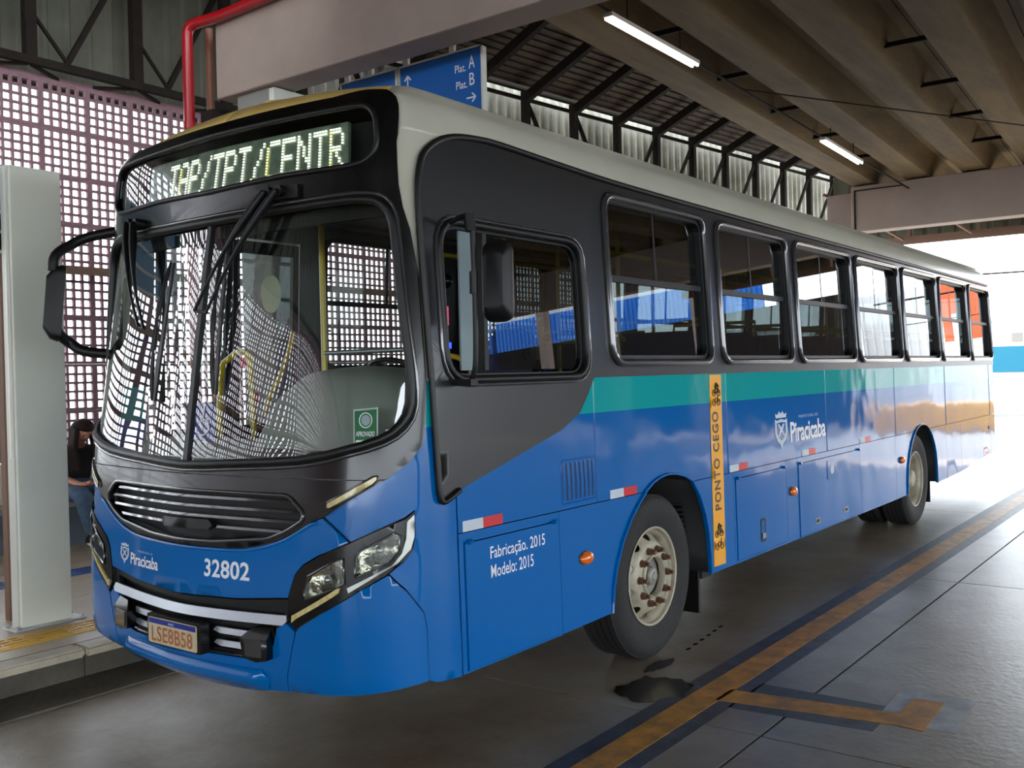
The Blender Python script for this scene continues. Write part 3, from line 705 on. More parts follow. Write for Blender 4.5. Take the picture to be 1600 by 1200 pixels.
bbox('axle', 2.42, 2.58, .30, 2.20, .42, .56, M['dark'], bus, .02); bbox('axle', 8.37, 8.53, .60, 1.90, .40, .58, M['dark'], bus, .03)
for y0 in (.30,):
    bm = bmesh.new(); pts = [(3.02, .42, .98-k*.028) for k in range(18)]
    tube(bm, [(2.98+.10*math.sin(k/18*1.2), .45, 1.05-k*.03) for k in range(19)], .06, 12, radii=[.05+.018*(k % 2) for k in range(19)]); build('ribbed_duct', bm, M['rubber'], bus)
    bm = bmesh.new()
    for k in range(16): box(bm, 3.10, 3.17, .16, .40, 1.0-k*.034, 1.016-k*.034)
    build('ribbed_duct', bm, M['rubber'], bus)
bbox('mud_flap', 3.25, 3.275, .12, .42, .10, .62, M['rubber'], bus, .004); bbox('step_box', 3.27, 3.55, .10, .40, .33, .55, M['dark'], bus, .01)
bbox('mud_flap', 9.2, 9.22, .1, .6, .15, .6, M['rubber'], bus, .004)
bbox('fuel_tank', 5.0, 6.3, .08, .70, .42, .84, M['dark'], bus, .05)

# --- wheels
def lathe(bm, prof, cx, cy, cz, n=40, sgn=1):
    rings = []
    for r, y in prof: rings.append([bm.verts.new((cx+r*math.cos(2*math.pi*k/n), cy+sgn*y, cz+r*math.sin(2*math.pi*k/n))) for k in range(n)])
    for A, B in zip(rings, rings[1:]):
        for k in range(n): bm.faces.new((A[k], A[(k+1) % n], B[(k+1) % n], B[k]))
    return rings
def tyre(cx, cy, cz, sgn, par, name='tyre'):
    bm = bmesh.new(); w = .27
    prof = [(.292, .022), (.305, .008), (.335, .0), (.40, -.012), (.455, -.008), (.478, .004), (.492, .022)]
    tread = []
    y = .022
    for k in range(5):
        tread += [(.498, y+.002), (.500, y+.034), (.500, y+.036)]
        if k < 4: tread += [(.488, y+.038), (.488, y+.046)]
        y += .046
    back = [(r, w-yy) for r, yy in reversed(prof)]
    lathe(bm, prof+tread+back, cx, cy, cz, 56, sgn); bmesh.ops.recalc_face_normals(bm, faces=bm.faces)
    o = build(name, bm, M['tyre'], par, True, 30)
    return o
def circ2(cx, cz, r, n=16): return [(cx+r*math.cos(2*math.pi*k/n), cz+r*math.sin(2*math.pi*k/n)) for k in range(n)]
def wheel(cx, cy, cz, sgn, kind):
    wh = empty('wheel', (0, 0, 0), bus)
    tyre(cx, cy, cz, sgn, wh)
    bm = bmesh.new()
    if kind == 'front':
        lathe(bm, [(.300, .012), (.303, .004), (.296, .0), (.288, .006), (.284, .03), (.268, .045), (.262, .07), (.262, .22)], cx, cy, cz, 48, sgn)
        rp = lambda r: (.085 if r > .265 else .085-(.265-r)/.06*.072 if r > .205 else .010)
    else:
        lathe(bm, [(.300, .012), (.303, .004), (.296, .0), (.288, .006), (.284, .03), (.268, .045), (.262, .07), (.255, .17), (.262, .26)], cx, cy, cz, 48, sgn)
        rp = lambda r: (.17 if r > .19 else .185)
    bmesh.ops.recalc_face_normals(bm, faces=bm.faces)
    ro = build('rim', bm, M['rim'], wh, True, 35); sm = ro.modifiers.new('t', 'SOLIDIFY'); sm.thickness = .006
    ch = lambda x, z, o: (x, cy+sgn*(rp(math.hypot(x-cx, z-cz))-o), z)
    hs = [[(cx+(.238+.024*math.cos(t*.5236))*math.cos(a+.145*math.sin(t*.5236)), cz+(.238+.024*math.cos(t*.5236))*math.sin(a+.145*math.sin(t*.5236))) for t in range(12)] for a in [k*math.pi/5+.3 for k in range(10)]]
    patch('wheel_disc', circ2(cx, cz, .262, 48), ch, M['rim'], wh, .0, .008, hs+[circ2(cx, cz, .122 if kind == 'front' else .10, 28)], .018)
    if kind == 'front':
        bm = bmesh.new(); lathe(bm, [(.118, .030), (.118, -.004), (.123, -.010), (.130, -.006), (.134, .01)], cx, cy, cz, 30, sgn); build('hub_ring', bm, M['rim'], wh, True)
        bm = bmesh.new(); lathe(bm, [(.120, .045), (.075, .048), (.070, .040), (.060, .036), (.056, .012), (.046, .002), (.030, -.002), (.026, -.010), (.0005, -.012)], cx, cy, cz, 30, sgn); build('hub_cap', bm, M['hub'], wh, True, 30)
        nr, ny, nl = .166, .010, .055
    else:
        bm = bmesh.new(); lathe(bm, [(.10, .18), (.10, .05), (.085, .03), (.05, .02), (.0005, .018)], cx, cy, cz, 30, sgn); build('hub_cap', bm, M['rim'], wh, True, 30)
        nr, ny, nl = .14, .18, .06
    proto = None
    for k in range(10):
        a = k*math.pi/5
        x, z = nr*math.cos(a), nr*math.sin(a)
        if proto is None:
            bm = bmesh.new(); tube(bm, [(0, 0, 0), (0, -sgn*.030, 0)], .021, 6); tube(bm, [(0, 0, 0), (0, -sgn*nl, 0)], .013, 8); tube(bm, [(0, sgn*.004, 0), (0, -sgn*.005, 0)], .024, 12)
            proto = build('wheel_nut', bm, M['rust'], wh, False); o = proto
        else:
            o = proto.copy(); COL.objects.link(o); o.parent = wh
        o.location = (cx+x, cy+sgn*ny, cz+z)
wheel(FX, .045, .497, 1, 'front'); wheel(FX, 2.455, .497, -1, 'front')
wheel(RX, .055, .497, 1, 'rear'); wheel(RX, 2.445, .497, -1, 'rear')
for cy, sg in ((.36, 1), (2.14, -1)):
    wi = empty('inner_wheel', (0, 0, 0), bus); tyre(RX, cy, .497, sg, wi)

# --- right side (platform side)
doors = [(.66, 1.80)]
band2 = [(.50, 2.84), (12.40, 2.84), (12.40, 1.73), (1.80, 1.73), (1.80, 2.70), (.66, 2.70), (.66, 1.73), (.50, 1.73)]
WXR = [(1.98, 3.33)]+WX[1:]
patch('window_band', band2, SF, M['charcoal'], bus, .010, .03, [rrect(a+.035, b-.035, WZ[0]+.03, WZ[1]-.03, .10) for a, b in WXR], .3)
patch('side_panel', [(1.80, .39), (12.4, .40), (12.4, 1.735), (1.80, 1.735)], SF, lv, bus, .0, .018,
      [[(x, z+.0) for x, z in [(FX-.62, .40), (FX-.60, .7), (FX-.35, 1.02), (FX, 1.1), (FX+.35, 1.02), (FX+.60, .7), (FX+.62, .40)]], [(x, z) for x, z in [(RX-.62, .41), (RX-.60, .7), (RX-.35, 1.02), (RX, 1.1), (RX+.35, 1.02), (RX+.60, .7), (RX+.62, .41)]]], .3)
for k_, (a, b) in enumerate(WXR): side_window(SF, a, b, WZ[0], WZ[1], .11, gm='clear' if k_ == 0 else 'glass')
dr = empty('passenger_door', (0, 0, 0), bus)
for a, b in ((.68, 1.225), (1.235, 1.78)):
    patch('door_leaf', P4(a, b, .42, 2.68), SF, M['plastic'], dr, .0, .03, (P4(a+.05, b-.05, .52, 1.36), P4(a+.05, b-.05, 1.46, 2.60)), .4)
    for z0, z1 in ((.52, 1.36), (1.46, 2.60)): patch('door_pane', P4(a+.05, b-.05, z0, z1), SF, M['clear'], dr, -.015, .002, front_only=True, grid=.4)
patch('door_emblem', [(1.55+.085*math.cos(t*.2618), 2.34+.13*math.sin(t*.2618)) for t in range(24)], SF, M['trans'], dr, -.019, .002)
tube_obj('door_handle', [(1.71, 2.40, 2.08), (1.66, 2.37, 1.98), (1.56, 2.36, 1.78), (1.47, 2.38, 1.62), (1.46, 2.40, 1.54)], .017, M['pole'], dr, 8)
# rear
bbox('rear_panel', 12.36, 12.44, .06, 2.44, .53, 1.75, M['livery'], bus, .02)
def yzp(y, z, o): return (12.42+o, y, z)
patch('rear_frame', [(.08, 1.74), (2.42, 1.74), (2.36, 2.96), (2.2, 3.08), (.3, 3.08), (.14, 2.96)], yzp, M['charcoal'], bus, .0, .04, (rrect(.3, 2.2, 1.9, 2.7, .1),), .3)
patch('rear_window', rrect(.3, 2.2, 1.9, 2.7, .1), yzp, M['glass'], bus, -.01, .002, front_only=True, grid=.4)
# --- interior
bbox('ceiling_lining', .62, 12.3, .16, 2.34, 2.86, 2.88, M['lining'], bus)
patch('side_lining', P4(.7, 12.3, 1.16, 1.76), lambda x, z, o: (x, .075+o, z), M['lining'], bus, .0, .015, grid=1)
patch('side_lining', P4(1.82, 12.3, 1.16, 1.76), lambda x, z, o: (x, 2.425-o, z), M['lining'], bus, .0, .015, grid=1)
bbox('step_ledge', .8, 12.3, .075, .76, 1.13, 1.16, M['floor_in'], bus); bbox('step_ledge', 1.85, 12.3, 1.74, 2.425, 1.13, 1.16, M['floor_in'], bus)
bbox('ledge_riser', .8, 12.3, .745, .76, .90, 1.13, M['lining'], bus); bbox('ledge_riser', 1.85, 12.3, 1.74, 1.755, .90, 1.13, M['lining'], bus)
# dashboard follows the windscreen
bm = bmesh.new(); rows = []
for k in range(25):
    s = .30+(SMAX-.60)*k/24; a = Vector(FR(s, 1.36, -.035)); b = Vector((.66, min(max(a.y, .12), 2.38), 1.43)); c = Vector((.70, b.y, 1.38)); d = Vector((.70, b.y, .95)); e = Vector(FR(s, .95, -.10))
    rows.append([bm.verts.new(p) for p in (e, a, a.lerp(b, .5)+Vector((0, 0, .012)), b, c, d)])
for A, B in zip(rows, rows[1:]):
    for j in range(5): bm.faces.new((A[j], A[j+1], B[j+1], B[j]))
bmesh.ops.recalc_face_normals(bm, faces=bm.faces)
dash = build('dashboard', bm, M['dash'], bus, True, 40)
# instrument hump in front of the driver
bm = bmesh.new(); prof = [(1.17, 1.43), (1.10, 1.56), (1.00, 1.70), (.86, 1.785), (.70, 1.81), (.45, 1.81), (.25, 1.77), (.14, 1.66), (.12, 1.43)]
prof = smooth_loop([(a, b, 0) for a, b in prof], 3, False)
xs = [(.34, .55), (.40, .85), (.48, .97), (.60, 1.0), (.74, .98), (.80, .90)]
R_ = []
for x, k in xs: R_.append([bm.verts.new((x, .65+(a-.65)*(.75+.25*k), 1.40+(b-1.40)*k)) for a, b, _ in prof])
for A, B in zip(R_, R_[1:]):
    for j in range(len(A)-1): bm.faces.new((A[j], A[j+1], B[j+1], B[j]))
for R__ in (R_[0], R_[-1]): bm.faces.new(R__)
bmesh.ops.recalc_face_normals(bm, faces=bm.faces); build('instrument_hump', bm, M['dash'], dash, True, 40)
sw = empty('steering_wheel', (0, 0, 0), bus)
ctr = Vector((.98, .62, 1.72)); ax = Vector((.55, 0, .83)).normalized(); u = ax.orthogonal().normalized(); v = ax.cross(u)
tube_obj('wheel_rim', [ctr+.23*(math.cos(t*math.pi/14)*u+math.sin(t*math.pi/14)*v) for t in range(28)], .014, M['rubber'], sw, 8, True)
bm = bmesh.new()
for a in (0, 2.1, 4.2): beam(bm, ctr, ctr+.22*(math.cos(a)*u+math.sin(a)*v), .035, .012, ax)
tube(bm, [ctr-ax*.3, ctr+ax*.02], .035, 10); build('wheel_spokes', bm, M['rubber'], sw)
def seat(name, x, y, z, w, m, hr=False, back=.62, tilt=.12):
    s = empty(name, (0, 0, 0), bus)
    bm = bmesh.new(); box(bm, x-.22, x+.22, y-w/2, y+w/2, z-.06, z+.05); bmesh.ops.bevel(bm, geom=list(bm.edges), offset=.03, segments=2, affect='EDGES'); build('seat_cushion', bm, m, s, True)
    bm = bmesh.new(); vs = box(bm, x+.18, x+.28, y-w/2, y+w/2, z, z+back)
    for q in vs: q.co.x += (q.co.z-z)*tilt
    bmesh.ops.bevel(bm, geom=list(bm.edges), offset=.035, segments=2, affect='EDGES'); build('seat_back', bm, m, s, True)
    if hr:
        bm = bmesh.new(); box(bm, x+.25, x+.34, y-.14, y+.14, z+back-.02, z+back+.18); bmesh.ops.bevel(bm, geom=list(bm.edges), offset=.03, segments=2, affect='EDGES'); build('head_rest', bm, M['plastic'], s, True)
    bm = bmesh.new(); box(bm, x-.05, x+.05, y-.05, y+.05, .94, z-.05); build('seat_leg', bm, M['dark'], s)
    tube_obj('grab_rail', [(x+.29, y-w/2+.05, z+back-.04), (x+.31, y-w/2+.05, z+back+.08), (x+.31, y+w/2-.05, z+back+.08), (x+.29, y+w/2-.05, z+back-.04)], .014, M['pole'], s, 6)
    return s
seat('driver_seat', 1.55, .62, 1.42, .50, M['plastic'], True, .42)
for k in range(11):
    x = 3.3+k*.82
    for y in (.53, 1.97):
        if not (y > 1 and k in (3,)): seat('passenger_seat', x, y, 1.42, .80, M['seatblue'])
def pole(pts, r=.017, m='pole'): return tube_obj('grab_pole', pts, r, M[m], bus, 8)
pole([(1.0, 1.30, .94), (1.0, 1.30, 2.86)]); pole([(2.3, 1.0, .94), (2.3, 1.0, 2.86)]); pole([(2.3, .1, 1.95), (2.3, 1.0, 1.95)]); pole([(2.3, .1, 1.6), (2.3, 1.0, 1.6)])
pole(smooth_loop([(1.05, 2.35, .94), (1.05, 2.33, 1.75), (1.05, 2.22, 1.90), (1.05, 2.08, 1.93), (1.05, 2.02, 1.80), (1.05, 2.0, .94)], 4, False), .02)
for x in (3.5, 5.1, 6.7, 8.3, 9.9, 11.5):
    pole([(x, .85, .94), (x, .85, 2.86)]); pole([(x+.4, 1.66, .94), (x+.4, 1.66, 2.86)])
for y in (.80, 1.70): pole([(2.4, y, 2.62), (12.0, y, 2.62)])
pole([(1.0, .62, 1.90), (1.0, 1.30, 1.90)], .014, 'chrome')
pole(smooth_loop([(1.9, .95, .94), (1.9, .95, 1.72), (1.9, 1.05, 1.86), (1.9, 1.2, 1.86), (1.9, 1.25, 1.7)], 4, False), .018)
vd = bbox('ticket_reader', 1.50, 1.56, .84, .98, 1.93, 2.19, M['plastic'], bus, .01)
bbox('reader_screen', 1.497, 1.50, .86, .96, 2.05, 2.16, mat('reader_screen', srgb(120, 50, 70), .3, emit=srgb(170, 60, 90), estr=.6), vd)
bbox('reader_screen', 1.51, 1.55, .838, .84, 2.05, 2.16, mat('reader_screen_side', srgb(120, 50, 70), .3, emit=srgb(170, 60, 90), estr=.6), vd)
bbox('reader_light', 1.495, 1.565, .835, .985, 1.915, 1.95, mat('reader_light', srgb(20, 30, 220), .3, emit=srgb(30, 50, 255), estr=2.5), vd)
bm = bmesh.new(); bmesh.ops.create_uvsphere(bm, u_segments=16, v_segments=10, radius=.045)
for v in bm.verts: v.co += Vector((1.55, .86, 2.31))
build('reader_mirror', bm, M['black'], bus, True); pole([(1.56, .90, .94), (1.56, .90, 2.86)])
bbox('partition', 2.25, 2.27, .10, .98, .95, 1.62, M['lining'], bus)
rs = empty('door_sign', (0, 0, 0), bus)
bbox('red_label', 1.06, 1.066, 2.07, 2.14, 1.83, 1.90, M['red'], rs); bbox('red_label', 1.06, 1.066, 1.98, 2.05, 1.62, 1.68, M['red'], rs)
# sun visor strip at the top of the windscreen inside
patch('header_lining', full([(CX, 2.50), (.45, 2.50), (.40, 2.62), (CX, 2.62)]), FR, M['dark'], bus, -.10, .02)
# --- mirrors
mr = empty('side_mirror', (0, 0, 0), bus)
tube_obj('mirror_arm', smooth_loop([(.50, 2.50, 2.67), (.36, 2.62, 2.63), (.27, 2.66, 2.58), (.175, 2.66, 2.51), (.155, 2.66, 2.42)], 4, False), .030, M['plastic'], mr, 10)
tube_obj('mirror_arm', smooth_loop([(.42, 2.50, 1.93), (.30, 2.60, 1.95), (.25, 2.66, 2.00), (.175, 2.66, 2.06), (.155, 2.66, 2.14)], 4, False), .032, M['plastic'], mr, 10)
tube_obj('mirror_stem', [(.155, 2.66, 2.45), (.155, 2.66, 2.12)], .009, M['plastic'], mr, 8)
def mirror_head(par, c, w, h, d, yaw, lean=0):
    Rm = Matrix.Rotation(yaw, 4, 'Z') @ Matrix.Rotation(lean, 4, 'Y'); c = Vector(c)
    out = rrect(-w/2, w/2, -h/2, h/2, .05)
    bm = bmesh.new(); L = []
    for k, (sx, o) in enumerate(((1.0, 0), (1.02, -.02), (.96, -d*.6), (.7, -d))):
        L.append([bm.verts.new(c + Rm @ Vector((o, a*sx, b*sx))) for a, b in out])
    for A, B in zip(L, L[1:]):
        for i in range(len(A)): bm.faces.new((A[i], A[(i+1) % len(A)], B[(i+1) % len(A)], B[i]))
    bm.faces.new(L[0][::-1]); bm.faces.new(L[-1]); bmesh.ops.recalc_face_normals(bm, faces=bm.faces)
    build('mirror_housing', bm, M['plastic'], par, True, 35)
    bm = bmesh.new(); bm.faces.new([bm.verts.new(c + Rm @ Vector((.004, a*.93, b*.95))) for a, b in out]); build('mirror_glass', bm, M['mirror'], par)
mirror_head(mr, (.215, 2.665, 2.23), .13, .44, .10, math.radians(-27), .09)
m2 = empty('side_mirror', (0, 0, 0), bus)
tube_obj('mirror_arm', smooth_loop([(.60, -.0, 2.45), (.60, -.07, 2.47), (.60, -.12, 2.45), (.60, -.13, 2.35), (.605, -.13, 2.0), (.615, -.115, 1.80), (.625, -.085, 1.735)], 4, False), .012, M['plastic'], m2, 8)
tube_obj('arm_socket', [(.60, -.12, 2.40), (.60, -.11, 2.48)], .026, M['plastic'], m2, 10)
tube_obj('arm_socket', [(.60, -.13, 2.12), (.60, -.13, 2.22)], .020, M['plastic'], m2, 10)
bbox('arm_bracket', .60, .65, -.10, .0, 1.71, 1.74, M['plastic'], m2)
mirror_head(m2, (.70, -.20, 2.175), .14, .36, .075, math.radians(12))
# =================== THE STATION ===================
E_ = {}
E_['conc'] = mat('concrete_floor', srgb(166, 158, 144), .36, noise=.42, nscale=.9, bump=.12, bscale=22, c2=srgb(128, 108, 84), ndet=8)
E_['conc2'] = mat('platform_concrete', srgb(184, 166, 140), .35, noise=.3, nscale=2.2, bump=.1, bscale=30, ndet=8)
E_['curb'] = mat('curb_concrete', srgb(86, 80, 68), .7, noise=.5, nscale=3, bump=.35, bscale=25, ndet=8)
E_['nosing'] = mat('curb_nosing', srgb(190, 178, 156), .5, noise=.25, nscale=6, bump=.15)
E_['joint'] = mat('joint_dark', srgb(40, 38, 34), .8)
E_['yline'] = mat('yellow_line', srgb(236, 160, 48), .5, noise=.45, nscale=7, ndet=8, c2=srgb(168, 120, 54))
E_['gline'] = mat('grey_paint', srgb(78, 86, 98), .5, noise=.4, nscale=6, c2=srgb(60, 60, 60))
E_['wline'] = mat('white_paint', srgb(205, 207, 210), .5, noise=.4, nscale=6)
E_['oil'] = mat('oil_stain', srgb(40, 32, 24), .16, noise=.3, nscale=6)
E_['beam'] = mat('painted_beam', srgb(166, 148, 138), .7, noise=.12, nscale=1.6, bump=.1, bscale=12)
E_['ceil'] = mat('roof_concrete', srgb(114, 94, 60), .85, noise=.45, nscale=1.3, bump=.3, bscale=14, c2=srgb(72, 56, 34), ndet=8, stretch=(.25, 1.6, 1.6))
E_['sheet'] = mat('roof_sheet', srgb(84, 70, 54), .8, noise=.5, nscale=2.5, c2=srgb(52, 42, 34), ndet=6)
E_['clad'] = mat('grey_cladding', srgb(188, 186, 174), .6, noise=.2, nscale=1.2, c2=srgb(142, 140, 126))
E_['column'] = mat('column_paint', srgb(140, 138, 134), .7, noise=.1, nscale=2)
E_['clad2'] = mat('dull_cladding', srgb(98, 98, 84), .7, noise=.3, nscale=2)
E_['steel'] = mat('dark_steel', srgb(38, 32, 28), .85, noise=.3, nscale=6, spec=.15)
E_['brown'] = mat('brown_screen', srgb(132, 100, 106), .75, noise=.25, nscale=5)
E_['brownbar'] = mat('brown_bar', srgb(120, 92, 76), .7)
E_['red'] = mat('red_pipe', srgb(150, 12, 20), .35, coat=.2)
E_['rustpipe'] = mat('brown_pipe', srgb(120, 74, 52), .6)
E_['pillar'] = mat('totem_paint', srgb(230, 230, 216), .4, noise=.06, nscale=1.5)
E_['sign'] = mat('sign_blue', srgb(8, 92, 172), .4)
E_['signedge'] = mat('sign_edge', srgb(206, 206, 196), .4)
E_['tactile'] = mat('tactile_yellow', srgb(226, 172, 40), .35, noise=.2, nscale=5)
E_['tactileblue'] = mat('tactile_blue', srgb(62, 92, 150), .35)
E_['tube'] = mat('lamp_tube', (1, .98, .94, 1), .4, emit=(1, .93, .86, 1), estr=1.5)
E_['lampbody'] = mat('lamp_body', srgb(216, 210, 204), .5)
E_['bench'] = mat('bench_concrete', srgb(150, 142, 132), .6, noise=.25, nscale=4)
E_['wallbase'] = mat('wall_plaster', srgb(196, 184, 168), .7, noise=.15, nscale=2)
E_['outwall'] = mat('white_render', srgb(232, 234, 236), .8)
E_['outblue'] = mat('outside_blue', srgb(0, 96, 120), .7)
E_['brick'] = mat('orange_render', srgb(214, 96, 56), .8, noise=.2, nscale=3)
E_['ground'] = mat('outside_ground', srgb(98, 98, 96), .6, noise=.1, nscale=.5)
E_['barrier'] = mat('yellow_barrier', srgb(250, 186, 26), .6)
def st(o, **k): return tag(o, kind='structure', **k)

# road slab floor: slabs with recessed joints
fl = st(bbox('floor', -34, 17.0, -26, 2.62, -.30, -.012, E_['joint']))
xs_ = [-34, -30, -26, -22, -18, -14, -10, -6.2, -2.3, 1.62, 5.6, 9.6, 13.5, 17.0]; ys_ = [-26, -22, -18, -14, -10.4, -7.2, -4.1, -1.0, 2.62]
for i in range(len(xs_)-1):
    for j in range(len(ys_)-1):
        g = .007; bm = bmesh.new(); vs = box(bm, xs_[i]+g, xs_[i+1]-g, ys_[j]+g, ys_[j+1]-g, -.2, 0)
        build('concrete_slab', bm, E_['conc'], fl)
def flat(name, pts, z, m, parent=None, th=.003):
    bm = bmesh.new(); a = [bm.verts.new((x, y, z)) for x, y in pts]; b = [bm.verts.new((x, y, z-th)) for x, y in pts]
    bm.faces.new(a); bm.faces.new(b[::-1])
    for i in range(len(a)): bm.faces.new((a[i-1], b[i-1], b[i], a[i]))
    bmesh.ops.recalc_face_normals(bm, faces=bm.faces); return build(name, bm, m, parent)
flat('lane_edge_border', [(-6, -.36), (16.9, -.34), (16.9, -.70), (-6, -.72)], .0012, E_['gline'], fl, .0011)
flat('lane_edge_line', [(-6, -.46), (16.9, -.44), (16.9, -.60), (-6, -.63)], .0026, E_['yline'], fl, .0013)
flat('stop_line_border', [(1.90, -.70), (2.36, -.70), (2.36, -1.42), (1.97, -1.42)], .0012, E_['gline'], fl, .0011)
flat('stop_line', [(1.97, -.60), (2.17, -.60), (2.29, -1.46), (2.11, -1.46)], .0026, E_['yline'], fl, .0013)
flat('marking_frame', [(2.17, -1.38), (2.68, -1.36), (2.69, -1.73), (2.15, -1.75)], .0014, E_['wline'], fl, .0012)
flat('marking_core', [(2.12, -1.46), (2.56, -1.455), (2.57, -1.61), (2.10, -1.62)], .0030, E_['yline'], fl, .0015)
def blob(cx, cy, rx, ry, seed, n=22):
    r = random.Random(seed); return [(cx+rx*(.75+.4*r.random())*math.cos(2*math.pi*k/n), cy+ry*(.75+.4*r.random())*math.sin(2*math.pi*k/n)) for k in range(n)]
flat('oil_stain', blob(1.96, -.24, .24, .19, 4), .0034, E_['oil'], fl, .0016)
flat('oil_stain', blob(2.35, -.06, .16, .05, 6), .0034, E_['oil'], fl, .0016)
for k in range(6): flat('oil_stain', blob(2.75+k*.12, -.05+.012*k, .03, .012, 10+k, 8), .0034, E_['oil'], fl, .0016)
# outside ground
st(bbox('trim_1', -34, 17.0, -26.2, -26.0, -.3, .0, E_['curb']))
tag(bbox('outside_pavement', 17.0, 75, -60, 60, -.28, -.02, E_['ground']), kind='structure')
tag(bbox('outside_pavement', -60, 17.0, 6.75, 60, -.28, .10, E_['ground']), kind='structure')
tag(bbox('outside_pavement', -60, 17.0, -60, -26.2, -.28, -.02, E_['ground']), kind='structure')
tag(bbox('outside_pavement', -60, -34.0, -26.2, 6.75, -.28, -.02, E_['ground']), kind='structure')

# platform
pf = st(bbox('platform_floor', -34, 15.5, 2.58, 6.75, -.2, .195, E_['curb']))
PX = [-34, -29, -24, -19, -14, -9, -6, -3, -.2, 2.4, 5.0, 7.6, 10.2, 12.8, 15.5]; PY = [2.70, 3.9, 5.2, 6.4]
for i in range(len(PX)-1):
    for j in range(len(PY)-1):
        bm = bmesh.new(); box(bm, PX[i]+.004, PX[i+1]-.004, PY[j]+.004, PY[j+1]-.004, .15, .218); build('platform_slab', bm, E_['conc2'], pf)
k = 0
x = -34.06
while x < 15.5:
    x1 = min(x+1.27, 15.5)
    bm = bmesh.new(); box(bm, x+.004, x1-.004, 2.545, 2.695, .165, .22); bmesh.ops.bevel(bm, geom=list(bm.edges), offset=.012, segments=2, affect='EDGES'); build('curb_nosing', bm, E_['nosing'], pf, True)
    bm = bmesh.new(); box(bm, x+.006, x1-.006, 2.572, 2.70, .0, .163); build('curb_block', bm, E_['curb'], pf)
    x = x1
bm = bmesh.new(); vs = box(bm, -34, 15.5, 2.30, 2.585, -.02, .05); 
for v in vs:
    if v.co.y < 2.4 and v.co.z > 0: v.co.z = .012
build('gutter', bm, E_['curb'], pf)
# tactile strip with raised bars
tl0 = None
x = -6.0
while x < 9:
    if tl0 is None:
        bm = bmesh.new(); box(bm, -.124, .124, -.124, .124, .0, .006)
        for a in range(4):
            for b in range(3): 
                vs = box(bm, -.10+b*.075, -.045+b*.075, -.098+a*.062, -.075+a*.062, .005, .011)
        tl0 = build('tactile_tile', bm, E_['tactile'], pf); o = tl0
    else: o = tl0.copy(); COL.objects.link(o); o.parent = pf
    o.location = (x, 3.02, .218); x += .25
x = -4
tb = None
while x < 6:
    if tb is None:
        bm = bmesh.new(); box(bm, -.124, .124, -.124, .124, .0, .006)
        for a in range(4): box(bm, -.11, .11, -.098+a*.062, -.075+a*.062, .005, .011)
        tb = build('tactile_tile', bm, E_['tactileblue'], pf); o = tb
    else: o = tb.copy(); COL.objects.link(o); o.parent = pf
    o.location = (x, 4.78, .218); x += .25

# totem pillar
tp = empty('sign_totem', (.38, 3.34, .218)); tag(tp, 'tall flat grey sign totem on a bolted base plate, left of the bus', 'totem')
def rel(o, root):
    for c in root.children: pass
def bxp(name, x0, x1, y0, y1, z0, z1, m, par, bev=0):
    L = par.location; return bbox(name, x0-L.x, x1-L.x, y0-L.y, y1-L.y, z0-L.z, z1-L.z, m, par, bev)
bxp('totem_body', .222, .552, 3.285, 3.40, .228, 3.14, E_['pillar'], tp, .006)
bxp('side_channel', .212, .222, 3.30, 3.385, .228, 3.14, E_['signedge'], tp)
bxp('side_channel', .206, .214, 3.32, 3.34, 1.3, 3.12, E_['pillar'], tp)
bp_ = bxp('base_plate', .17, .63, 3.25, 3.43, .218, .228, E_['signedge'], tp)
for x_, y_ in ((.19, 3.27), (.19, 3.41), (.61, 3.27), (.61, 3.41)):
    bm = bmesh.new(); tube(bm, [(x_-.38, y_-3.34, .01), (x_-.38, y_-3.34, .03)], .014, 6); build('anchor_bolt', bm, M['chrome'], tp)
# blue framed panel behind the totem
bp = empty('notice_frame', (-.05, 3.62, .218)); tag(bp, 'blue notice panel with white rails cut off by the left picture edge', 'panel')
bxp('notice_panel', -.62, .325, 3.60, 3.62, 2.64, 3.17, mat('notice_blue', srgb(88, 128, 160), .4), bp)
for z_ in (2.62, 2.75, 2.88, 3.01, 3.15): bxp('notice_rail', -.62, .335, 3.585, 3.60, z_, z_+.02, E_['signedge'], bp)
bxp('notice_post', -.60, -.54, 3.60, 3.66, .218, 3.17, E_['signedge'], bp); bxp('notice_post', .30, .335, 3.60, 3.66, .218, 3.17, E_['brownbar'], bp)

# pierced screen wall
wl = st(bbox('wall_left', -34, 12.5, 6.36, 6.56, .19, 1.02, E_['wallbase']))
PW, PH = .478, .4625; proto = None; X0w = 2.09-PW*74
stuffbm = None
def panel_bm(bm, ox, oz):
    w, h, t = PW-.001, PH-.001, .017
    fw = .027; b = .025
    for i in range(6):
        ww = fw if i in (0, 5) else b; cx_ = ox+fw/2*(1 if i == 0 else 1)+i*((w-fw)/5)
        box(bm, cx_-ww/2, cx_+ww/2, -t, t, oz, oz+h)
    for j in range(6):
        hh = fw if j in (0, 5) else b; cz_ = oz+fw/2+j*((h-fw)/5)
        box(bm, ox+.002, ox+w-.002, -t+.003, t-.003, cz_-hh/2, cz_+hh/2)
n_scr = 0
nx_all = int((12.4-X0w)/PW)
sb = bmesh.new()
for i in range(nx_all):
    for j in range(8):
        x0 = X0w+i*PW; z0 = 1.03+j*PH
        if -8.2 < x0 < 9.6:
            if proto is None:
                bm = bmesh.new(); panel_bm(bm, 0, 0); proto = build('screen_block', bm, E_['brown'], wl); o = proto
            else: o = proto.copy(); COL.objects.link(o); o.parent = wl
            o.location = (x0, 6.46, z0); n_scr += 1
        else: 
            n0 = len(sb.verts); panel_bm(sb, x0, z0); sb.verts.ensure_lookup_table()
for v in sb.verts: v.co.y += 6.46
so_ = build('screen_blocks', sb, E_['brown'], wl); so_['kind'] = 'stuff'
print('screen blocks', n_scr)
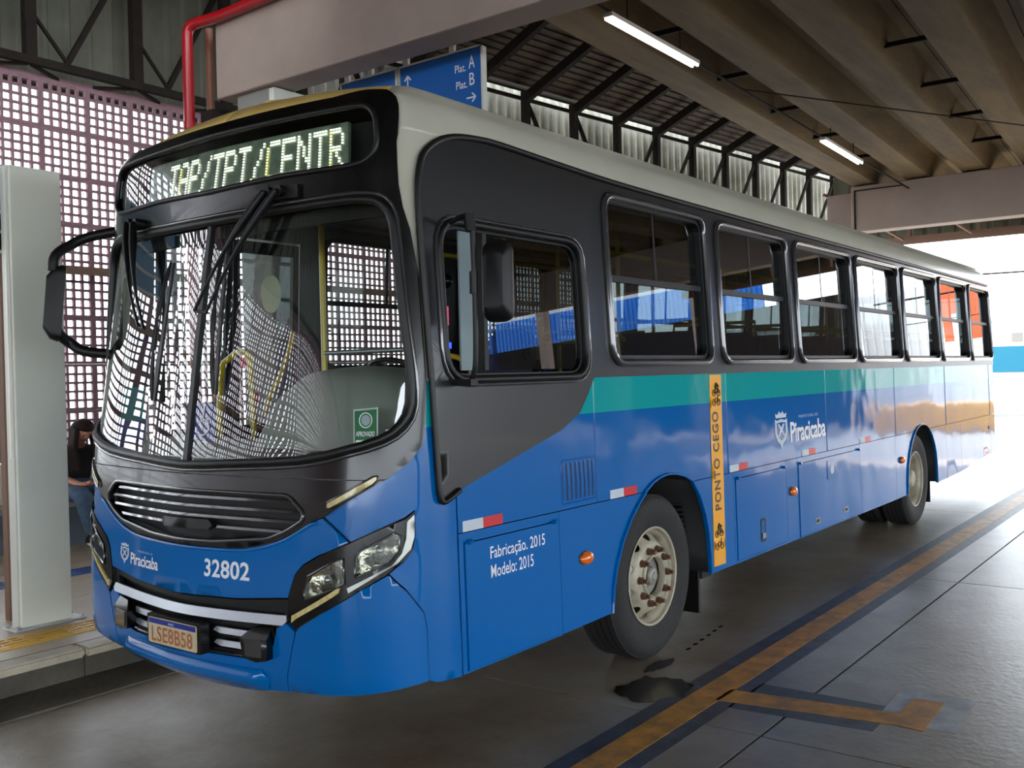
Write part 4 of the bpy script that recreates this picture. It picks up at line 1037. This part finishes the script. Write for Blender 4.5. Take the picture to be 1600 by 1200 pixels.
bbox('screen_backframe', -34, 12.5, 6.52, 6.56, 4.73, 4.80, E_['brown'], wl)
bbox('angle_bar', -34, 12.5, 6.33, 6.39, 2.84, 2.92, E_['brownbar'], wl)
# bench along the wall
bn = empty('concrete_bench', (2, 6.15, .218)); tag(bn, 'long grey concrete bench against the pierced brown screen wall', 'bench')
bxp('bench_seat', -9, 11.5, 5.95, 6.355, .60, .655, E_['bench'], bn, .008)
bxp('bench_base', -9, 11.5, 6.12, 6.35, .218, .60, mat('bench_base_paint', srgb(96, 104, 112), .6, noise=.2, nscale=3), bn)

# upper cladding over the screen + steel lattice truss
def corr(name, P0, U, Vv, nU, amp, pitch, m, parent=None, th=.004, phase=.25):
    # corrugated (trapezoid) sheet: U across the ribs, V along them
    U, Vv = Vector(U), Vector(Vv); P0 = Vector(P0); N = U.cross(Vv).normalized(); L = U.length; u = U.normalized(); bm = bmesh.new()
    k = int(L/pitch); A = []; B = []
    for i in range(k):
        for f, a in ((0, 0), (phase, 0), (phase+.10, amp), (phase+.30, amp), (phase+.40, 0)):
            p = P0+u*(i+f)*pitch+N*a; A.append(bm.verts.new(p)); B.append(bm.verts.new(p+Vv))
    for i in range(len(A)-1): bm.faces.new((A[i], A[i+1], B[i+1], B[i]))
    o = build(name, bm, m, parent); s = o.modifiers.new('t', 'SOLIDIFY'); s.thickness = th
    return o
wu = st(corr('wall_back_cladding', (-34, 6.75, 4.70), (39.5, 0, 0), (0, 0, 3.6), 0, .03, .235, E_['clad2']))
ts = empty('wall_truss', (0, 6.4, 4.8)); tag(ts, 'dark steel lattice truss above the brown screen wall, left of the red pipe', 'truss')
def bar(name, p0, p1, w, par, m=None, h=None):
    bm = bmesh.new(); L = par.location if par else Vector((0, 0, 0)); beam(bm, Vector(p0)-L, Vector(p1)-L, w, h); return build(name, bm, m or E_['steel'], par)
bar('bottom_chord', (-34, 6.38, 4.90), (5.6, 6.38, 4.86), .075, ts); bar('bottom_chord', (-34, 6.62, 4.78), (5.6, 6.62, 4.76), .05, ts)
bar('top_chord', (-34, 6.45, 7.2), (5.6, 6.45, 7.2), .12, ts)
for k in range(-7, 4):
    x = 1.98+1.13*k
    bar('truss_post', (x, 6.42, 4.86), (x, 6.42, 7.2), .11, ts, h=.09)
    bar('truss_diagonal', (x+.38, 6.45, 4.92), (x+1.10, 6.45, 6.25), .05, ts)
    bar('truss_brace', (x+.45, 6.44, 4.86), (x+.04, 6.44, 5.35), .03, ts)
    bar('truss_brace', (x, 6.40, 4.83), (x+.5, 6.6, 4.76), .03, ts); bar('truss_brace', (x+.5, 6.6, 4.76), (x+1.1, 6.40, 4.83), .03, ts)

# rotated back wall of corrugated sheet with posts, seen above the bus roof
D = Vector((.9918, -.1278, 0)); B0 = Vector((9.7465, 6.1817, 0))
wb = st(corr('wall_back', B0-D*5.0+Vector((0, .35, 4.9)), D*18, (0, 0, 1.62), 0, .06, .20, E_['clad']))
tb_ = empty('roof_truss', (0, 0, 0)); tag(tb_, 'dark steel posts, diagonals and rafters in front of the pale corrugated wall above the bus', 'truss')
top = lambda x: 6.22+.0025*(x-9)
for i in range(-4, 13):
    p = B0+D*1.16*i; x, y = p.x, p.y
    zt = 6.20
    bar('wall_post', (x, y, 4.5), (x, y, zt), .11, tb_)
    q = B0+D*1.16*(i+1)
    if i < 2: bar('post_diagonal', (x+.08, y, 6.0), (q.x-.35, q.y, 4.7), .05, tb_)
    else: bar('post_diagonal', (q.x-.05, q.y, 6.0), (x+.3, y, 4.7), .05, tb_)
    # rafter up to the concrete roof edge
    bar('rafter', (x, y-.02, 6.10), (x-.60, y-4.7, 7.92), .10, tb_, h=.14)
bar('wall_plate', tuple(B0-D*5+Vector((0, .1, 6.30))), tuple(B0+D*14+Vector((0, .1, 6.30))), .10, tb_)
bar('wall_plate', tuple(B0-D*5+Vector((0, .1, 6.12))), tuple(B0+D*14+Vector((0, .1, 6.12))), .05, tb_)
# sheet roof between the wall and the concrete roof
Ua = Vector((.62, 4.9, -1.90)); Pa = B0-D*5.2+Vector((0, .15, 6.26))-Ua
st(corr('roof_sheeting', tuple(Pa), tuple(Ua), tuple(D*18.3), 0, .03, .13, E_['sheet']))
st(bbox('roof_gap_blocker', 3.5, 17.5, 1.25, 1.32, 5.30, 8.3, E_['joint']))  # unseen closure, added to keep outside light out of the roof gap
# high sheet roof over the far left bay
st(corr('ceiling', (-34, 1.7, 6.7), (0, 5.3, .55), (42, 0, 0), 0, .04, .2, E_['sheet']))

# folded concrete roof running along the bus
ROT = Matrix.Rotation(math.atan(.053), 3, 'Z')
rc = empty('concrete_roof', (0, 0, 0)); st(rc)
PT_ = .92
NR = 23
for k in range(NR):
    y0 = 2.22-PT_*(k+1)
    prof = [(y0+.005, 5.30), (y0+.12, 5.30), (y0+.30, 5.02), (y0+.70, 5.02), (y0+.84, 5.28), (y0+PT_-.005, 5.30)]
    bm = bmesh.new(); A = []; Bv = []
    for (y, z) in prof+[(y, z+.07) for y, z in reversed(prof)]:
        A.append(bm.verts.new(ROT @ Vector((-34.0, y, z)))); Bv.append(bm.verts.new(ROT @ Vector((17.5, y, z-.02))))
    n = len(A)
    for i in range(n): bm.faces.new((A[i], A[(i+1) % n], Bv[(i+1) % n], Bv[i]))
    bm.faces.new(A[::-1]); bm.faces.new(Bv); bmesh.ops.recalc_face_normals(bm, faces=bm.faces)
    build('roof_tile', bm, E_['ceil'], rc)
    if k in (0, 2):
        for x in (4.2, 6.0, 7.8, 9.6, 11.4, 13.2):
            a = ROT @ Vector((x, y0-.30, 5.10)); b = ROT @ Vector((x, y0+.34, 5.10))
            bm = bmesh.new(); beam(bm, a, b, .035, .05); build('tie_bar', bm, E_['steel'], rc)
st(bbox('roof_deck', -34.0, 17.0, -26.0, 1.6, 5.42, 5.50, E_['joint']))

# beams
nb = st(bbox('beam_near', 2.50, 2.80, -13.5, 4.25, 4.20, 4.88, E_['beam'], None, .015))
fb = st(bbox('beam_far', 15.0, 15.38, -13.5, 2.80, 4.16, 4.97, E_['beam'], None, .015))
bbox('beam_stub', 15.35, 15.8, 2.75, 3.35, 4.20, 4.92, E_['beam'], fb)
bbox('beam_cable', 14.985, 15.0, 2.72, 2.745, 4.2, 4.9, E_['steel'], fb); bbox('beam_cable', 14.985, 15.0, 1.9, 2.745, 4.88, 4.90, E_['steel'], fb)
for x, y, z in ((2.55, 3.62, 4.20), (2.55, -8.0, 4.2), (15.1, 3.0, 4.16), (15.1, -8.2, 4.16)):
    c = st(bbox('column', x, x+.42, y, y+.42, .0 if y < 2.6 else .2, z, E_['column'], None, .02))
bbox('column_cap', 2.56, 2.98, 3.56, 4.02, 3.98, 4.19, E_['pillar'], c.parent)
bpy.data.objects['column_cap'].parent = bpy.data.objects['column']
# far gable sheet with its lattice
fg_ = st(corr('wall_front_gable', (18.2, -7.4, 4.30), (0, 11.9, 0), (0, 0, 1.5), 0, .03, .3, E_['clad2']))
ft = empty('gable_truss', (0, 0, 0)); tag(ft, 'brown steel lattice under the roof beyond the far beam', 'truss')
bm_ = E_['brownbar']
bar('bottom_chord', (18.0, -7.4, 4.28), (18.0, 4.6, 4.28), .09, ft, bm_, .16)
for k in range(-5, 4):
    y = k*1.3; bar('gable_post', (18.0, y, 4.3), (18.0, y, 5.3), .08, ft, bm_); bar('gable_brace', (17.9, y+.1, 4.3), (15.6, y+.9, 5.0), .05, ft, bm_)
st(bbox('roof_deck', 17.0, 18.4, -13.8, 2.4, 5.5, 5.58, E_['sheet'], None))

# lamps under the concrete roof
def lamp(x0, x1, y0, y1, z, label):
    L = empty('ceiling_lamp', ((x0+x1)/2, (y0+y1)/2, z)); tag(L, label, 'lamp', 'tube lamps under the concrete roof')
    c = L.location; d = (Vector((x1, y1, z))-Vector((x0, y0, z))); n = d.normalized(); s = Vector((-n.y, n.x, 0))
    bm = bmesh.new(); beam(bm, -d/2+Vector((0, 0, .03)), d/2+Vector((0, 0, .03)), .09, .035); build('lamp_body', bm, E_['lampbody'], L)
    for k in (-1, 1):
        bm = bmesh.new(); tube(bm, [-d/2*.98+s*.028*k, d/2*.98+s*.028*k], .014, 8); build('lamp_tube', bm, E_['tube'], L, True)
        bm = bmesh.new(); tube(bm, [n*d.length*.3*k+Vector((0, 0, .04)), n*d.length*.3*k+Vector((0, 0, .30))], .006, 6); build('suspension_wire', bm, E_['steel'], L)
lamp(4.39, 6.10, 1.425, 1.452, 4.76, 'nearer of two white twin-tube lamps, in front of the sign side beam')
lamp(10.14, 12.0, 1.607, 1.69, 4.76, 'farther and smaller white twin-tube lamp towards the far beam')
for a, b in (((2.8, 1.36, 4.82), (14.98, 1.80, 4.82)),):
    o = tube_obj('lamp_cable_rail', [a, b], .014, E_['steel'], None, 6); tag(o, 'thin dark conduit rail the two ceiling lamps hang along', 'conduit')
hc = tube_obj('hanging_cable', smooth_loop([(15.2, -2.0, 5.0), (12.0, -.6, 4.92), (9.5, .6, 4.88), (7.8, 1.7, 4.95)], 6, False), .008, E_['steel'], None, 6); tag(hc, 'thin black cable sagging across the concrete roof', 'cable')

# pipes at the near beam
rp = empty('fire_pipe', (2.36, 4.42, .218)); tag(rp, 'red fire pipe rising by the screen wall and turning along the near beam', 'pipe')
L_ = rp.location
bm = bmesh.new(); tube(bm, [Vector(p)-L_ for p in [(2.36, 4.45, .218), (2.36, 4.45, 4.74), (2.362, 4.445, 4.79), (2.368, 4.425, 4.83), (2.378, 4.39, 4.85), (2.395, 4.34, 4.86), (2.44, 4.1, 4.87), (2.44, 0, 4.93), (2.44, -8, 5.02)]], .048, 12); build('pipe_run', bm, E_['red'], rp, True)
for z in (1.2, 3.95): 
    bm = bmesh.new(); tube(bm, [Vector((2.36, 4.45, z))-L_, Vector((2.36, 4.45, z+.06))-L_], .056, 12); build('pipe_collar', bm, E_['red'], rp, True)
o = tube_obj('drain_pipe', [(2.62, 4.50, .218), (2.62, 4.50, 4.9)], .035, E_['rustpipe'], None, 10); tag(o, 'thinner brown drain pipe just right of the red pipe', 'pipe')
o = bbox('bracket_steel', 2.47, 2.80, 4.27, 4.44, 4.02, 4.12, E_['steel']); tag(o, 'dark steel bracket at the end of the near beam', 'bracket')

# direction signs under the near beam
def yz(xp):
    return lambda y, z, o=0.0: (xp-o, y, z)
def signboard(y0, y1, label):
    s = empty('direction_sign', (3.1, (y0+y1)/2, 3.45)); tag(s, label, 'sign', None)
    bxp('sign_panel', 3.10, 3.13, y0, y1, 3.45, 4.275, E_['sign'], s)
    for (a, b, c, d) in ((y0-.018, y0, 3.44, 4.287), (y1, y1+.012, 3.44, 4.287)): bxp('sign_frame', 3.09, 3.14, a, b, c, d, E_['signedge'], s)
    bxp('sign_frame', 3.09, 3.14, y0-.018, y1+.012, 4.275, 4.287, E_['signedge'], s)
    for y in (y0+.30, y1-.06): bxp('sign_hanger', 3.10, 3.13, y-.025, y+.025, 4.287, 4.9, E_['signedge'], s)
    return s
s1 = signboard(1.78, 2.63, 'blue sign reading Plat. A and Plat. B with arrows')
s2 = signboard(2.68, 3.32, 'plain end of blue sign left of the Plat. A sign')
def stext(t, r):
    c = yz(3.098); o = text_mesh('sign_text', t, (r[0]-3.1*0, r[1], r[2], r[3]), lambda a, b, o_: (3.098-s1.location.x, a-s1.location.y, b-s1.location.z), M['white'], s1, 0, .004, flipx=True); return o
stext('Plat.', (1.935, 2.045, 4.115, 4.175)); stext('A', (1.845, 1.905, 4.125, 4.225)); stext('Plat.', (1.925, 2.035, 3.985, 4.045)); stext('B', (1.85, 1.90, 3.995, 4.09)); stext('Saída', (1.835, 2.03, 3.72, 3.79)); stext('Sanitários', (2.33, 2.58, 3.985, 4.04))
def arrow(y, z, ang, sz):
    bm = bmesh.new(); R2 = Matrix.Rotation(ang, 3, 'X'); c = Vector((3.096, y, z))-s1.location
    for a, b in (((0, 0, -sz), (0, 0, sz)), ((0, 0, sz), (0, -sz*.75, sz*.2)), ((0, 0, sz), (0, sz*.75, sz*.2))): beam(bm, c+R2 @ Vector(a), c+R2 @ Vector(b), .011, .004, (1, 0, 0))
    build('sign_arrow', bm, M['white'], s1)
arrow(2.545, 4.15, 0, .045); arrow(1.885, 3.90, math.radians(90), .045)

# =================== OUTSIDE ===================
ob = empty('white_building', (34, 0, 0)); tag(ob, 'overexposed white building with a bright blue band beyond the right end of the bus', 'building')
bxp('building_wall', 34, 36, 1.2, 16, -.02, 3.2, E_['outwall'], ob); bxp('blue_band', 33.9, 34.0, 1.2, 16, 1.42, 2.30, E_['outblue'], ob)
bxp('wall_coping', 33.8, 36.1, 1.1, 16.1, 3.2, 3.3, E_['outwall'], ob); bxp('wall_vent', 33.93, 34.0, 3.2, 3.55, 2.45, 2.75, mat('vent_grey', srgb(120, 116, 110), .7), ob)
o = tube_obj('overhead_cable', [(28, 8, 4.35), (28, -6, 4.25)], .03, E_['steel'], None, 6); tag(o, 'dark cable crossing the white sky right of the bus', 'cable')
o = tube_obj('overhead_cable', [(31, 8, 3.75), (31, -6, 3.7)], .015, E_['steel'], None, 6); tag(o, 'thinner lower cable in front of the white building', 'cable')
obk = empty('orange_building', (46, -16, 0)); tag(obk, 'orange rendered building mirrored in the rearmost bus windows', 'building')
bxp('building_wall', 42, 50, -7.3, -4.8, -.02, 6.4, E_['brick'], obk); bxp('building_wall', 42.5, 50, -6, -5, 6.4, 7.2, E_['brick'], obk)
bxp('reflection_blocker', 41, 41.3, -8.4, .5, -.02, 3.4, E_['outwall'], obk)  # unseen white wall, added to keep orange out of the side panel reflections
for k in range(2): bxp('building_window', 41.95, 42.0, -6.9+k*1.2, -6.6+k*1.2, .4, 4.6, E_['outwall'], obk)
yb = bbox('yellow_barrier', 26.5, 26.9, -6.0, .6, -.02, .78, E_['barrier'], None, .03); tag(yb, 'long yellow barrier wall reflected in the rear side panels of the bus', 'barrier')

nh = empty('neighbouring_hall', (24, -17, 0)); tag(nh, 'shaded neighbouring bus hall mirrored in the front bus windows', 'hall')
bxp('hall_roof', 18.6, 28.6, -27, -13.6, 7.6, 7.8, E_['joint'], nh); bxp('hall_roof', 18.6, 28.6, -13.6, -7.6, 7.6, 7.8, E_['joint'], nh); bxp('hall_floor', 18.6, 31, -27, -7.6, -.015, .0, E_['conc'], nh)
bxp('hall_wall', 31, 31.3, -27, -7.6, -.02, 5.1, E_['steel'], nh); bxp('hall_wall', 31.1, 31.3, -27, -7.6, 6.3, 7.0, E_['outwall'], nh)
for y_ in (-9.2, -14.5, -20): bxp('hall_column', 22, 22.3, y_, y_+.3, -.02, 7.6, E_['beam'], nh)
corr('blue_fascia', (31.0-24, -27+17, 5.1), (0, 16.5, 0), (0, 0, 1.25), 0, .04, .2, mat('canopy_blue', srgb(40, 130, 236), .5), nh)
ow = empty('corrugated_shed', (34, -8.3, 0)); tag(ow, 'pale corrugated shed mirrored in the middle bus windows', 'building')
corr('shed_wall', (0, 0, 0), (0, 2.5, 0), (0, 0, 5.2), 0, .05, .3, E_['outwall'], ow)
# =================== SEATED PERSON ===================
P_ = {}
P_['skin'] = mat('skin', srgb(196, 140, 112), .5)
P_['hair'] = mat('dark_hair', srgb(38, 26, 21), .75, spec=.2, noise=.4, nscale=30)
P_['shirt'] = mat('black_shirt', srgb(24, 23, 26), .85)
P_['jeans'] = mat('blue_jeans', srgb(74, 96, 118), .85, noise=.25, nscale=18)
P_['shoe'] = mat('black_shoe', srgb(26, 24, 24), .6)
P_['sole'] = mat('white_sole', srgb(220, 212, 196), .6)
P_['bag'] = mat('maroon_strap', srgb(104, 26, 36), .8)
PB = Vector((2.12, 6.10, .675))
pr_ = empty('person', tuple(PB)); pr_.scale = (1.22, 1.08, .94); tag(pr_, 'person with long dark hair in black shirt and jeans sitting on the bench', 'person')
def skin(name, joints, edges, m, sub=2):
    me = bpy.data.meshes.new(name); me.from_pydata([j[0] for j in joints], edges, [])
    o = bpy.data.objects.new(name, me); COL.objects.link(o)
    md = o.modifiers.new('s', 'SKIN'); o.modifiers.new('ss', 'SUBSURF').levels = sub
    for v, j in zip(me.skin_vertices[0].data, joints):
        r = j[1]; v.radius = r if isinstance(r, tuple) else (r, r)
    me.skin_vertices[0].data[0].use_root = True
    dg = bpy.context.evaluated_depsgraph_get(); dg.update(); m2 = bpy.data.meshes.new_from_object(o.evaluated_get(dg)); bpy.data.objects.remove(o)
    m2.name = name; m2.materials.clear(); m2.materials.append(m)
    for p in m2.polygons: p.use_smooth = True
    q = bpy.data.objects.new(name, m2); COL.objects.link(q); q.parent = pr_; return q
# local frame: origin on the bench under the pelvis; -y towards the road
body = skin('body', [((0, .0, .08), (.10, .08)), ((0, -.02, .28), (.075, .06)), ((0, -.06, .45), (.065, .045)), ((0, -.11, .545), .045), ((0, -.145, .60), .045),
    ((-.155, -.07, .455), .048), ((-.20, -.12, .25), .040), ((-.09, -.30, .155), .028), ((-.03, -.33, .165), .022),
    ((.155, -.07, .455), .048), ((.20, -.11, .25), .040), ((.10, -.30, .165), .028), ((.045, -.33, .175), .022)],
    [(0, 1), (1, 2), (2, 3), (3, 4), (2, 5), (5, 6), (6, 7), (7, 8), (2, 9), (9, 10), (10, 11), (11, 12)], P_['skin'])
skin('shirt', [((0, 0, .09), (.150, .118)), ((0, -.03, .26), (.122, .10)), ((0, -.07, .45), (.145, .098)), ((0, -.105, .55), (.064, .058)),
    ((-.15, -.065, .46), .060), ((-.185, -.095, .36), .058), ((.15, -.065, .46), .060), ((.185, -.09, .36), .058)],
    [(0, 1), (1, 2), (2, 3), (2, 4), (4, 5), (2, 6), (6, 7)], P_['shirt'])
skin('jeans', [((0, .02, .09), (.15, .12)), ((-.10, -.10, .085), .098), ((-.13, -.42, .075), .080), ((-.06, -.36, -.16), .070), ((.0, -.30, -.36), .05),
    ((.10, -.10, .09), .088), ((.12, -.40, .09), .080), ((.10, -.30, -.14), .068), ((.07, -.17, -.35), .048)],
    [(0, 1), (1, 2), (2, 3), (3, 4), (0, 5), (5, 6), (6, 7), (7, 8)], P_['jeans'])
# head
bm = bmesh.new(); bmesh.ops.create_uvsphere(bm, u_segments=24, v_segments=18, radius=1)
Rh = Matrix.Rotation(math.radians(40), 3, 'X')
hc_ = Vector((0, -.175, .675))
for v in bm.verts:
    c = v.co; k = 1-.22*max(0, -c.z)**1.5
    nose = .020*math.exp(-((c.x/.16)**2+((c.z+.12)/.20)**2)) if c.y < 0 else 0
    brow = -.006*(math.exp(-(((abs(c.x)-.36)/.18)**2+((c.z-.08)/.12)**2))) if c.y < 0 else 0
    v.co = hc_ + Rh @ Vector((c.x*.074*k, c.y*(.092+nose+brow)*(.9+.1*k), c.z*.108))
build('head', bm, P_['skin'], body, True, 80)
for sx in (-1, 1):
    bm = bmesh.new(); bmesh.ops.create_uvsphere(bm, u_segments=8, v_segments=6, radius=.009)
    for v in bm.verts: v.co = hc_ + Rh @ (Vector((sx*.027, -.083, .006)) + Vector((v.co.x*1.3, v.co.y, v.co.z*.5)))
    build('eye', bm, P_['hair'], body, True)
    bm = bmesh.new(); tube(bm, [hc_ + Rh @ Vector((sx*(.012+.012*k), -.092+.004*k, .026+.003*(1 if k == 1 else 0))) for k in range(3)], .003, 5); build('eyebrow', bm, P_['hair'], body, True)
bm = bmesh.new(); tube(bm, [hc_ + Rh @ Vector((-.018+.012*k, -.083-(.004 if k in (1, 2) else 0), -.052)) for k in range(4)], .0045, 6); build('mouth', bm, mat('lips', srgb(150, 80, 76), .5), body, True)
# hair: cap plus long strands falling on the left shoulder
bm = bmesh.new(); bmesh.ops.create_uvsphere(bm, u_segments=24, v_segments=16, radius=1)
for v in list(bm.verts):
    c = v.co; v.co = hc_ + Rh @ Vector((c.x*.088, c.y*.100+.014, c.z*.118+.012))
kill = [v for v in bm.verts if (Rh.inverted() @ (v.co-hc_)).y < -.035 and (Rh.inverted() @ (v.co-hc_)).z < .052]
bmesh.ops.delete(bm, geom=kill, context='VERTS'); hr = build('hair', bm, P_['hair'], pr_, True, 80); s_ = hr.modifiers.new('t', 'SOLIDIFY'); s_.thickness = .012; s_.offset = -1
for sx, n in ((-1, 7), (1, 4)):
    for k in range(n):
        a = k/(n-1)
        bm = bmesh.new(); tube(bm, smooth_loop([tuple(hc_ + Vector((sx*.07, .03-.08*a, .03))), tuple(hc_+Vector((sx*(.085+.01*a), .02-.10*a, -.08))), tuple(hc_+Vector((sx*(.10-.02*a), .01-.06*a, -.20))), tuple(hc_+Vector((sx*(.095-.03*a), -.02-.04*a, -.38 if sx < 0 else -.24)))], 4, False), .02, 7, radii=None)
        build('hair_strand', bm, P_['hair'], hr, True)
# hands with fingers holding the phone
ph_ = Vector((.0, -.375, .185))
for sx in (-1, 1):
    bm = bmesh.new(); w = Vector((sx*.045, -.335, .17)); palm = Vector((sx*.035, -.375, .172))
    tube(bm, [w, w.lerp(palm, .5)+Vector((0, 0, .003)), palm], .02, 8, radii=[.018, .024, .022])
    for f in range(4):
        b = palm + Vector((-sx*.004, -.012+.016*(f-1.5), -.006)); L = (.030, .034, .032, .025)[f]
        tube(bm, [b, b+Vector((-sx*L*.6, -.004, -.006)), b+Vector((-sx*L*1.05, -.002, .004)), b+Vector((-sx*L*1.1, .0, .014))], .007, 6)
    tube(bm, [palm+Vector((0, .016, .004)), palm+Vector((-sx*.014, .012, .018)), palm+Vector((-sx*.028, .002, .024))], .0085, 6, radii=[.010, .009, .007])
    build('hand', bm, P_['skin'], body, True, 80)
for (x, y, z, yaw) in ((.01, -.345, -.43, .15), (.08, -.22, -.43, -.3)):
    sh = empty('shoe', (x, y, z), pr_); sh.rotation_euler = (0, 0, yaw)
    bm = bmesh.new(); R0_ = []
    for yy, w_, h_ in ((.11, .03, .06), (.08, .042, .085), (.02, .044, .085), (-.05, .046, .06), (-.12, .048, .045), (-.165, .034, .03), (-.18, .01, .015)):
        R0_.append([bm.verts.new((w_*math.cos(t*math.pi/6), yy, .0+max(0, h_*math.sin(t*math.pi/6)))) for t in range(7)])
    for A, B in zip(R0_, R0_[1:]):
        for i in range(6): bm.faces.new((A[i], A[i+1], B[i+1], B[i]))
        bm.faces.new((A[6], A[0], B[0], B[6]))
    bmesh.ops.recalc_face_normals(bm, faces=bm.faces); build('shoe_upper', bm, P_['shoe'], sh, True, 60)
    bm = bmesh.new(); pts_ = [(.045*math.cos(t*math.pi/8)*(1.05 if math.sin(t*math.pi/8) < 0 else .9), -.035+.15*math.sin(t*math.pi/8)) for t in range(16)]
    a = [bm.verts.new((p[0], p[1], .006)) for p in pts_]; b = [bm.verts.new((p[0], p[1], -.026)) for p in pts_]
    bm.faces.new(a); bm.faces.new(b[::-1])
    for i in range(16): bm.faces.new((a[i-1], b[i-1], b[i], a[i]))
    bmesh.ops.recalc_face_normals(bm, faces=bm.faces); build('shoe_sole', bm, P_['sole'], sh)
bm = bmesh.new(); tube(bm, [(.10, -.145, .33), (.115, -.15, .42), (.105, -.09, .52), (.10, .0, .50)], .018, 6); build('bag_strap', bm, P_['bag'], pr_, True)
phn = bbox('mobile_phone', 2.12-.038, 2.12+.038, 6.10-.475, 6.10-.34, .675+.178, .675+.187, M['plastic'], None, .003); tag(phn, 'dark mobile phone held in both hands of the seated person', 'phone')
